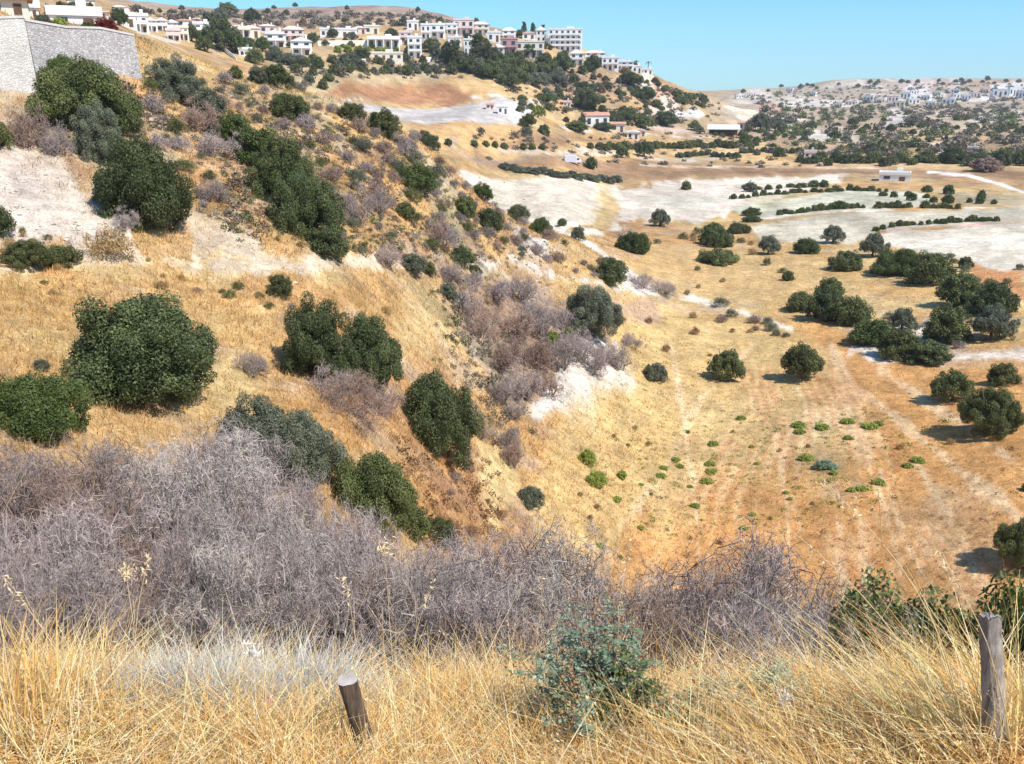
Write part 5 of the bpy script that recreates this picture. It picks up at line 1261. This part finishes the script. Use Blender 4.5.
def blades(pos, h, w, lean, az_, tint, seg=3, curve=.5):
    n_ = len(pos); rows = seg+1
    D = np.stack([np.cos(az_), np.sin(az_)], 1); wa = az_+rng.uniform(0, math.pi, n_); Wd = np.stack([np.cos(wa), np.sin(wa)], 1)
    V = np.zeros((n_, rows, 2, 3))
    for k in range(rows):
        t = k/seg; horiz = (lean*t+curve*lean*t*t*1.2)*h; z = h*t*(1-.25*np.clip(lean, 0, 1.5)*t)
        c = pos+np.concatenate([D*horiz[:, None], z[:, None]], 1); ww = (w*(1-.85*t))[:, None]
        off = np.concatenate([Wd*ww, np.zeros((n_, 1))], 1)
        V[:, k, 0], V[:, k, 1] = c-off, c+off
    b = np.arange(n_)[:, None]*rows*2
    Fq = np.concatenate([np.concatenate([b+2*k, b+2*k+1, b+2*k+3, b+2*k+2], 1) for k in range(seg)])
    tip = V[:, -1].mean(1); prev = V[:, -2].mean(1)
    return V.reshape(-1, 3), Fq, np.repeat(tint, rows*2, 0), tip, prev
def polar(n_, a0, a1, d0, d1, p=1.0):
    a = rng.uniform(a0, a1, n_); d = np.exp(math.log(d0)+(math.log(d1)-math.log(d0))*rng.random(n_)**p)
    x, y = d*np.sin(a), d*np.cos(a); return np.stack([x, y, ground_z_arr(x, y)], 1), a, d
def palette(n_, cols_, w, jit=.12):
    k = rng.choice(len(cols_), n_, p=w); c = np.array(cols_)[k]; return np.clip(c*rng.normal(1, jit, (n_, 1))*rng.normal(1, .04, (n_, 3)), .01, .9)
STRAWS = [(.78,.53,.20), (.66,.37,.11), (.86,.72,.44), (.42,.23,.09), (.62,.52,.30)]
HERBS = [(205, 706, .42, .30), (262, 702, .50, .34), (312, 706, .36, .28)]
HC = [(*at(u, v)[:2], rx, ry) for u, v, rx, ry in HERBS]
def off_herbs(P_): return np.all([((P_[:, 0]-x)/rx)**2+((P_[:, 1]-y+.05)/ry)**2 > 1 for x, y, rx, ry in HC], 0)
def near_grass(n_, d0, d1, hr, wr, leanr, seeds=True, a0=-.85, a1=.85):
    P0, a, d = polar(n_, a0, a1, d0, d1)
    clump = fbm(P0[:, 0]*1.7, P0[:, 1]*1.7, 61, 3)+.5*fbm(P0[:, 0]*6, P0[:, 1]*6, 65, 2)
    kp = (clump > rng.uniform(-1.1, -.1, n_)) & (off_herbs(P0) | (rng.random(n_) < .12)); P0, a, d, clump = P0[kp], a[kp], d[kp], clump[kp]; n_ = len(P0)
    h = rng.uniform(*hr, n_)*(1+.7*np.clip(clump, -1, 1)); ln = np.abs(rng.normal(0, leanr, n_))+.03
    wind = np.where(rng.random(n_) < .6, rng.normal(2.6, .9, n_), rng.uniform(0, 6.28, n_))
    tint = palette(n_, STRAWS, [.34, .26, .18, .14, .08])*(1+.4*np.clip(clump, -1, 1))[:, None]
    z = blades(P0-[0, 0, .01], h, rng.uniform(*wr, n_), ln, wind, tint)
    if d0 > 4:      # only thin straw under the thicket's edge
        k = ~((a > -.56) & (a < -.2) & (d > 5.0)); kk = np.repeat(k, 8); sel = np.where(np.tile(k, 3))[0]
        remap = np.cumsum(kk)-1; z = (z[0][kk], remap[z[1][sel]], z[2][kk], z[3], z[4])
    out = [z[:3]]
    if seeds:
        k = np.where(rng.random(n_) < .16)[0]; tip, pr = z[3][k], z[4][k]
        for j in range(6):
            t = rng.uniform(0, .9, len(k))[:, None]; c = tip+(pr-tip)*t+rng.normal(0, .006, (len(k), 3))
            T = (tip-pr); T /= np.linalg.norm(T, axis=1, keepdims=True)+1e-9; T = T+rand_dir(len(k))*.6; T[:, 2] -= .3; T /= np.linalg.norm(T, axis=1, keepdims=True)
            B = np.cross(T, rand_dir(len(k))); B /= np.linalg.norm(B, axis=1, keepdims=True)+1e-9
            V, q = quads_at(c, T*.008, B*.0022/.9)
            out.append((V, q, np.repeat(np.clip(palette(len(k), [(.80,.66,.40), (.74,.52,.25)], [.6, .4]), 0, .9), 4, 0)))
    return out
def merge(parts):
    Vs, Fs, Ts, o = [], [], [], 0
    for V, q, t in parts: Vs.append(V); Fs.append(q+o); Ts.append(t); o += len(V)
    return np.vstack(Vs), np.vstack(Fs), np.vstack(Ts)
parts = near_grass(80000, 1.2, 4.7, (.04, .155), (.0012, .0028), .95) + near_grass(3200, 1.6, 4.6, (.14, .28), (.0010, .0018), .4) + near_grass(20000, 4.2, 8, (.08, .22), (.002, .005), .7, False)
V, q, t = merge(parts)
gr = link('dry_grass', mesh_np('dry_grass', V, [q], M['grass'], {'tint': t})); gr['kind'] = 'stuff'; tag(gr, 'tall golden dry grass covering the near bank', 'grass')
# fallen straw on the near bank
P0, a, d = polar(26000, -.85, .85, 1.2, 5.5)
V, q, t, _, _ = blades(P0+[0, 0, .02], rng.uniform(.05, .16, 26000), rng.uniform(.0012, .003, 26000), rng.uniform(1.2, 2.6, 26000), rng.uniform(0, 6.28, 26000), palette(26000, STRAWS, [.3, .2, .3, .12, .08]), 2)
o = link('straw_litter', mesh_np('straw_litter', V, [q], M['grass'], {'tint': t})); o['kind'] = 'stuff'; tag(o, 'flattened straw lying under the standing dry grass', 'straw')
# short dry grass over the hillside and the fields
P0, a, d = polar(110000, -.68, .68, 7, 190, .75)
c, tf = soil(P0[:, 0], P0[:, 1]); keep = rng.random(len(P0)) < tf*.9; P0, a, d, c = P0[keep], a[keep], d[keep], c[keep]
n_ = len(P0); idx = np.repeat(np.arange(n_), 4); off = rng.normal(0, 1, (len(idx), 2))*(.06+.0022*d[idx])[:, None]
Pp = P0[idx].copy(); Pp[:, :2] += off; Pp[:, 2] = ground_z_arr(Pp[:, 0], Pp[:, 1])-.02
valley = np.clip((Pp[:, 0]-5)/20, 0, 1)*(Pp[:, 2] < -20)
h = rng.uniform(.14, .42, len(idx))*(1-.6*valley); w = np.maximum(.006, .00055*d[idx])*rng.uniform(.5, 1.1, len(idx))
br = np.repeat(rng.normal(1.12, .2, n_), 4)[:, None]; tint = np.clip(c[idx]*br*np.array([1.05, 1.02, .92])*rng.normal(1, .08, (len(idx), 1)), .01, .85)
V, q, t, _, _ = blades(Pp, h, w, np.abs(rng.normal(0, .45, len(idx)))+.05, rng.uniform(0, 6.28, len(idx)), tint, 2)
o = link('hillside_grass', mesh_np('hillside_grass', V, [q], M['grass'], {'tint': t})); o['kind'] = 'stuff'; tag(o, 'short dry grass thinly covering the slope and fields', 'grass')
# pale silvery herb cushions
def herb(u, v, wm, hm, n_, label):
    p = at(u, v); a = rng.uniform(0, 6.28, n_); r = wm/2*rng.random(n_)**.5
    pos = np.stack([np.cos(a)*r, np.sin(a)*r*.6, np.zeros(n_)], 1); pos[:, 2] = ground_z_arr(p[0]+pos[:, 0], p[1]+pos[:, 1])-p[2]
    h = hm*rng.uniform(.35, 1.1, n_)*(1-.5*(r/(wm/2))**2)*(1+.9*vnoise(pos[:, 0]*9+u, pos[:, 1]*9, 3)); wv = rng.uniform(.0016, .0034, n_)
    V, q, t, _, _ = blades(pos, h, wv, np.abs(rng.normal(.25, .3, n_)), a+rng.normal(0, 1.2, n_), palette(n_, [(.70,.67,.59), (.52,.50,.43), (.80,.78,.72)], [.4, .3, .3], .16), 3)
    o = link('silver_herb', mesh_np('silver_herb', V, [q], M['grass'], {'tint': t}), None, p); tag(o, label, 'herb', 'silvery herb cushions')
herb(205, 706, .72, .22, 4200, 'silvery herb cushion left of the silver patch middle')
herb(262, 702, .86, .25, 5600, 'tallest silvery herb cushion left of the leaning cut post')
herb(312, 706, .58, .22, 3200, 'silvery herb cushion touching the leaning cut post')
herb(405, 712, .35, .16, 700, 'small silvery herb tuft just right of the leaning cut post')
# blue green leafy plant with compound leaves
def leafy(u, v, wm, hm, stems, label, mat='blue', browntop=True, seed=1, zoff=0):
    r_ = np.random.default_rng(seed); p = at(u, v); root = link('leafy_plant', None); root.location = p
    A_, B_, ra, rb, LC, LT, LB, tone, dc = [], [], [], [], [], [], [], [], []
    for s in range(stems):
        a = s*2.399; out = (s/stems)**.6; q = np.array([math.cos(a)*.03, math.sin(a)*.03, -.03]); L = hm*(1-.35*out)*r_.uniform(.8, 1.1)
        d = np.array([math.cos(a)*out*wm/2/L*1.05, math.sin(a)*out*wm/2/L*1.05, 1.0]); nseg = 9
        for k in range(nseg):
            d = d+r_.normal(0, .09, 3); dn = d/np.linalg.norm(d); e = q+dn*L*1.15/nseg; t = k/nseg
            A_.append(q); B_.append(e); ra.append(.004*(1-.7*t)); rb.append(.004*(1-.7*(t+.11)))
            if k > 0:
                for m in range(4):      # pinnate leaves
                    la = r_.uniform(0, 6.28); rd = np.array([math.cos(la), math.sin(la), r_.uniform(-.1, .6)]); rd /= np.linalg.norm(rd); LL = r_.uniform(.05, .10)
                    c0 = q+(e-q)*r_.random(); A_.append(c0); B_.append(c0+rd*LL); ra.append(.0012); rb.append(.0006)
                    sd = np.cross(rd, [0, 0, 1]); sd /= np.linalg.norm(sd)+1e-9
                    for j in range(5):
                        for sg in (-1, 1):
                            c = c0+rd*LL*(.25+.18*j); t_ = sd*sg*.85+rd*.45+[0, 0, r_.uniform(-.3, .2)]; t_ /= np.linalg.norm(t_)
                            hl = .0085*r_.uniform(.6, 1.4); LC.append(c+t_*hl); LT.append(t_*hl); b_ = np.cross(t_, rand_dir(1, r_)[0]*.5+[0, 0, 1.]); LB.append(b_/np.linalg.norm(b_)*hl*.62)
                            tone.append((np.clip(r_.normal(.5, .2), 0, 1), r_.random(), 0))
            q = e
        for m in range(70 if browntop else 0):
            c = q+r_.normal(0, 1, 3)*[.022, .022, .05]+[0, 0, .02]; t_ = rand_dir(1, r_)[0]; b_ = np.cross(t_, rand_dir(1, r_)[0]); dc.append((c, t_*.006, b_/np.linalg.norm(b_)*.004))
    V, Fq = prism(np.array(A_), np.array(B_), np.array(ra), np.array(rb), 3)
    link('stems', mesh_np('stems', V, [Fq], M['bark']), root)
    V, Fq = quads_at(np.array(LC), np.array(LT), np.array(LB)); link('leaves', mesh_np('leaves', V, [Fq], M[mat], {'tone': np.repeat(np.array(tone), 4, 0)}), root)
    if dc:
        V, Fq = quads_at(*[np.array(x) for x in zip(*dc)]); link('seed_heads', mesh_np('seed_heads', V, [Fq], M['dry'], {'tone': np.repeat(r_.random((len(dc), 3)), 4, 0)}), root)
    tag(root, label, 'plant', 'leafy plants in the dry grass')
leafy(598, 742, .24, .48, 16, 'tall blue green leafy plant with brown seed tops in the dry grass', seed=2)
leafy(568, 738, .15, .34, 7, 'lower blue green leafy plant leaning beside the tall one', browntop=False, seed=6)
leafy(622, 742, .13, .32, 6, 'fresh green leafy plant on the far side of the tall one', 'fresh', False, seed=7)
leafy(728, 722, .42, .17, 8, 'low pale blue green herb in the dry grass between plant and posts', browntop=False, seed=3)
leafy(786, 714, .30, .16, 6, 'small blue green herb under the purplish thicket', browntop=False, seed=4)
leafy(688, 742, .25, .12, 5, 'tiny green herb near the bottom of the dry grass', 'fresh', False, seed=8)
# bare stalks and thistles
def stalk(u, v, h, label, seed, arch=.0, az_=0., head=False, thick_=.0022, tintc=None, forks=2):
    r_ = np.random.default_rng(seed); p = at(u, v); q = np.array([0, 0, -.02]); d = np.array([math.cos(az_)*arch*.6, math.sin(az_)*arch*.6, 1.0])
    A_, B_, ra, rb = [], [], [], []; n2 = 12; pts = [q]
    for k in range(n2):
        d = d+np.array([math.cos(az_)*arch, math.sin(az_)*arch, -abs(arch)*.5])/n2*1.6+r_.normal(0, .03, 3); e = q+d/np.linalg.norm(d)*h/n2; t = k/n2
        A_.append(q); B_.append(e); ra.append(thick_*(1-.75*t)); rb.append(thick_*(1-.75*(t+1/n2))); q = e; pts.append(e)
    for f in range(forks):
        k = r_.integers(5, 10); c = pts[k]; dd = rand_dir(1, r_)[0]*.6+[0, 0, 1]; dd /= np.linalg.norm(dd)
        for m in range(4): e = c+dd*h*.06; A_.append(c); B_.append(e); ra.append(thick_*.4); rb.append(thick_*.3); c = e; dd = dd+r_.normal(0, .15, 3); dd /= np.linalg.norm(dd)
    V, Fq = prism(np.array(A_), np.array(B_), np.array(ra), np.array(rb), 4)
    root = link('dry_stalk', None, None, p)
    tc_ = np.array(tintc or (.78,.62,.38))
    link('stem', mesh_np('stem', V, [Fq], M['grass'], {'tint': np.tile(tc_, (len(V), 1))}), root)
    P_ = []; 
    for m in range(60 if head else 26):
        t = r_.uniform(0, .22 if not head else .05); c = pts[-1]+(pts[-4]-pts[-1])*t*3+r_.normal(0, .012 if head else .007, 3); P_.append(c)
    P_ = np.array(P_); T = rand_dir(len(P_), r_); B = np.cross(T, rand_dir(len(P_), r_)); B /= np.linalg.norm(B, axis=1, keepdims=True)
    V, Fq = quads_at(P_, T*.010, B*.003); link('seed_head', mesh_np('seed_head', V, [Fq], M['grass'], {'tint': np.tile(tc_*1.05, (len(V), 1))}), root)
    tag(root, label, 'dry stalk', 'bare stalks standing above the dry grass')
for i, (u, v, h, ar, az_, head, lab) in enumerate([
  (102,742,.62,.25,2.6,False,'pale forked stalk leaning over the grass near the left corner'),(22,735,.95,.1,1.8,False,'tallest straw stalk at the left edge against the thicket'),
  (372,735,.62,.15,2.2,False,'bare forked stalk rising beside the leaning cut post'),(408,728,.6,.1,1.2,False,'second bare stalk right of the leaning cut post'),
  (398,735,.75,.12,2.4,True,'stalk with fluffy head before the grey thicket'),(540,735,.62,.1,2.0,False,'pale twin stalk left of the blue green plant'),(530,728,.5,.15,1.0,False,'short pale stalk left of the blue green plant'),
  (612,740,.8,.05,1.5,False,'thin stalk growing through the blue green plant'),(140,720,.6,.1,1.2,False,'upright stalk against the dark hollow of the thicket'),(150,722,.55,.12,2.0,True,'stalk with head against the dark hollow of the thicket'),
  (970,758,.95,.3,2.9,False,'long pale stalk crossing close to the weathered post'),(958,760,.8,.5,2.6,False,'bent pale stalk beside the weathered post'),(1012,762,.6,.2,2.4,False,'bright straw stalk at the foot of the weathered post'),
  (775,752,.2,.1,1.0,True,'short stalk with a white fluffy head near the bottom'),(260,742,.35,.1,1.3,True,'short stalk with a white head among silvery herbs')]):
    stalk(u, v, h, lab, 400+i, ar, az_, head, tintc=(.85,.82,.74) if 'white' in lab else None)
# arching grass clump by the post
def clump(u, v, n_, h, lean, az0, label, cols_, w=(.0018, .0032)):
    p = at(u, v); r = .12*rng.random(n_)**.5; a = rng.uniform(0, 6.28, n_); pos = np.stack([np.cos(a)*r, np.sin(a)*r, np.full(n_, -.03)], 1)
    V, q, t, tip, pr = blades(pos, rng.uniform(h*.55, h, n_), rng.uniform(*w, n_), np.abs(rng.normal(lean, .2, n_)), rng.normal(az0, .55, n_), palette(n_, cols_, [.4, .35, .25], .1), 7, .6)
    o = link('grass_clump', mesh_np('grass_clump', V, [q], M['grass'], {'tint': t}), None, p); tag(o, label, 'grass clump', 'arching grass clumps')
YG = [(.70,.55,.24), (.55,.50,.20), (.78,.68,.42)]
clump(962, 748, 50, .46, .45, 2.7, 'yellow green arching grass clump leaning over the post bushes', YG)
clump(932, 758, 34, .38, .55, 2.5, 'lower arching grass clump in front of the post bushes', YG)
clump(905, 735, 26, .30, .6, 2.8, 'straw grass clump arching towards the purplish thicket', STRAWS[:3])
clump(1016, 742, 40, .45, .25, 1.6, 'straw grass clump behind the weathered post', YG)
clump(20, 726, 140, .36, .3, 1.9, 'thick straw grass clump at the left edge', STRAWS[:3])
clump(75, 718, 110, .30, .3, 1.4, 'straw grass clump in front of the left dark hollow', STRAWS[:3])
clump(440, 722, 130, .30, .15, 1.6, 'upright straw grass clump before the middle thicket', STRAWS[:3])
clump(488, 720, 110, .28, .15, 1.6, 'upright straw grass clump left of the pale twin stalk', STRAWS[:3])
# ================================================================ light, sky, camera
SUN_AZ, SUN_EL = R(126), R(54)      # azimuth clockwise from +Y
w = bpy.data.worlds.new('World'); S.world = w; w.use_nodes = True; nt = w.node_tree
sky = nt.nodes.new('ShaderNodeTexSky'); sky.sky_type = 'NISHITA'; sky.sun_disc = False
sky.sun_elevation = SUN_EL; sky.sun_rotation = SUN_AZ; sky.air_density = 1.0; sky.dust_density = .1; sky.ozone_density = 1.2; sky.altitude = 100
tcs = nt.nodes.new('ShaderNodeTexCoord'); sx = nt.nodes.new('ShaderNodeSeparateXYZ'); nt.links.new(tcs.outputs['Generated'], sx.inputs[0])
mr = nt.nodes.new('ShaderNodeMapRange'); nt.links.new(sx.outputs[2], mr.inputs[0]); mr.inputs[1].default_value = -.02; mr.inputs[2].default_value = .30
mt = nt.nodes.new('ShaderNodeMix'); mt.data_type = 'RGBA'; nt.links.new(mr.outputs[0], mt.inputs[0]); mt.inputs[6].default_value = (.43, .78, 1.18, 1); mt.inputs[7].default_value = (.52, .97, 1.20, 1)
vm = nt.nodes.new('ShaderNodeVectorMath'); vm.operation = 'MULTIPLY'; nt.links.new(sky.outputs[0], vm.inputs[0]); nt.links.new(mt.outputs[2], vm.inputs[1])
nt.links.new(vm.outputs[0], nt.nodes['Background'].inputs[0]); nt.nodes['Background'].inputs[1].default_value = .10
sl = bpy.data.lights.new('sun', 'SUN'); sl.energy = 4.2; sl.angle = R(.53); sl.color = (1, .94, .85)
so = bpy.data.objects.new('sun', sl); C.objects.link(so)
so.rotation_euler = (math.pi/2-SUN_EL, 0, math.pi-SUN_AZ)
cam = bpy.data.cameras.new('camera'); co = bpy.data.objects.new('camera', cam); C.objects.link(co)
cam.sensor_width = 36; cam.lens = F/1024*36; cam.clip_start = .05; cam.clip_end = 9000
co.location = (0, 0, 0); co.rotation_euler = (math.pi/2-PITCH, 0, 0); S.camera = co
S.view_settings.view_transform = 'Standard'; S.view_settings.look = 'None'; S.view_settings.exposure = .64; S.view_settings.gamma = 1
S.view_settings.use_curve_mapping = False
S.cycles.max_bounces = 5; S.cycles.diffuse_bounces = 3; S.cycles.transmission_bounces = 2; S.cycles.use_denoising = True

# the air between the lookout and the far hills
hz = MB(); hz.box(-3600, 3600, -3600, 3600, -60, 160)
ho = hz.build('haze', bpy.data.materials.new('thin_air')); hm = ho.data.materials[0]; hm.use_nodes = True; ht = hm.node_tree
ht.nodes.remove(ht.nodes['Principled BSDF']); pv = ht.nodes.new('ShaderNodeVolumePrincipled'); pv.inputs['Density'].default_value = .00012; pv.inputs['Color'].default_value = (.80, .88, 1, 1)
ht.links.new(pv.outputs[0], ht.nodes['Material Output'].inputs['Volume']); ho['kind'] = 'stuff'; S.cycles.volume_bounces = 0
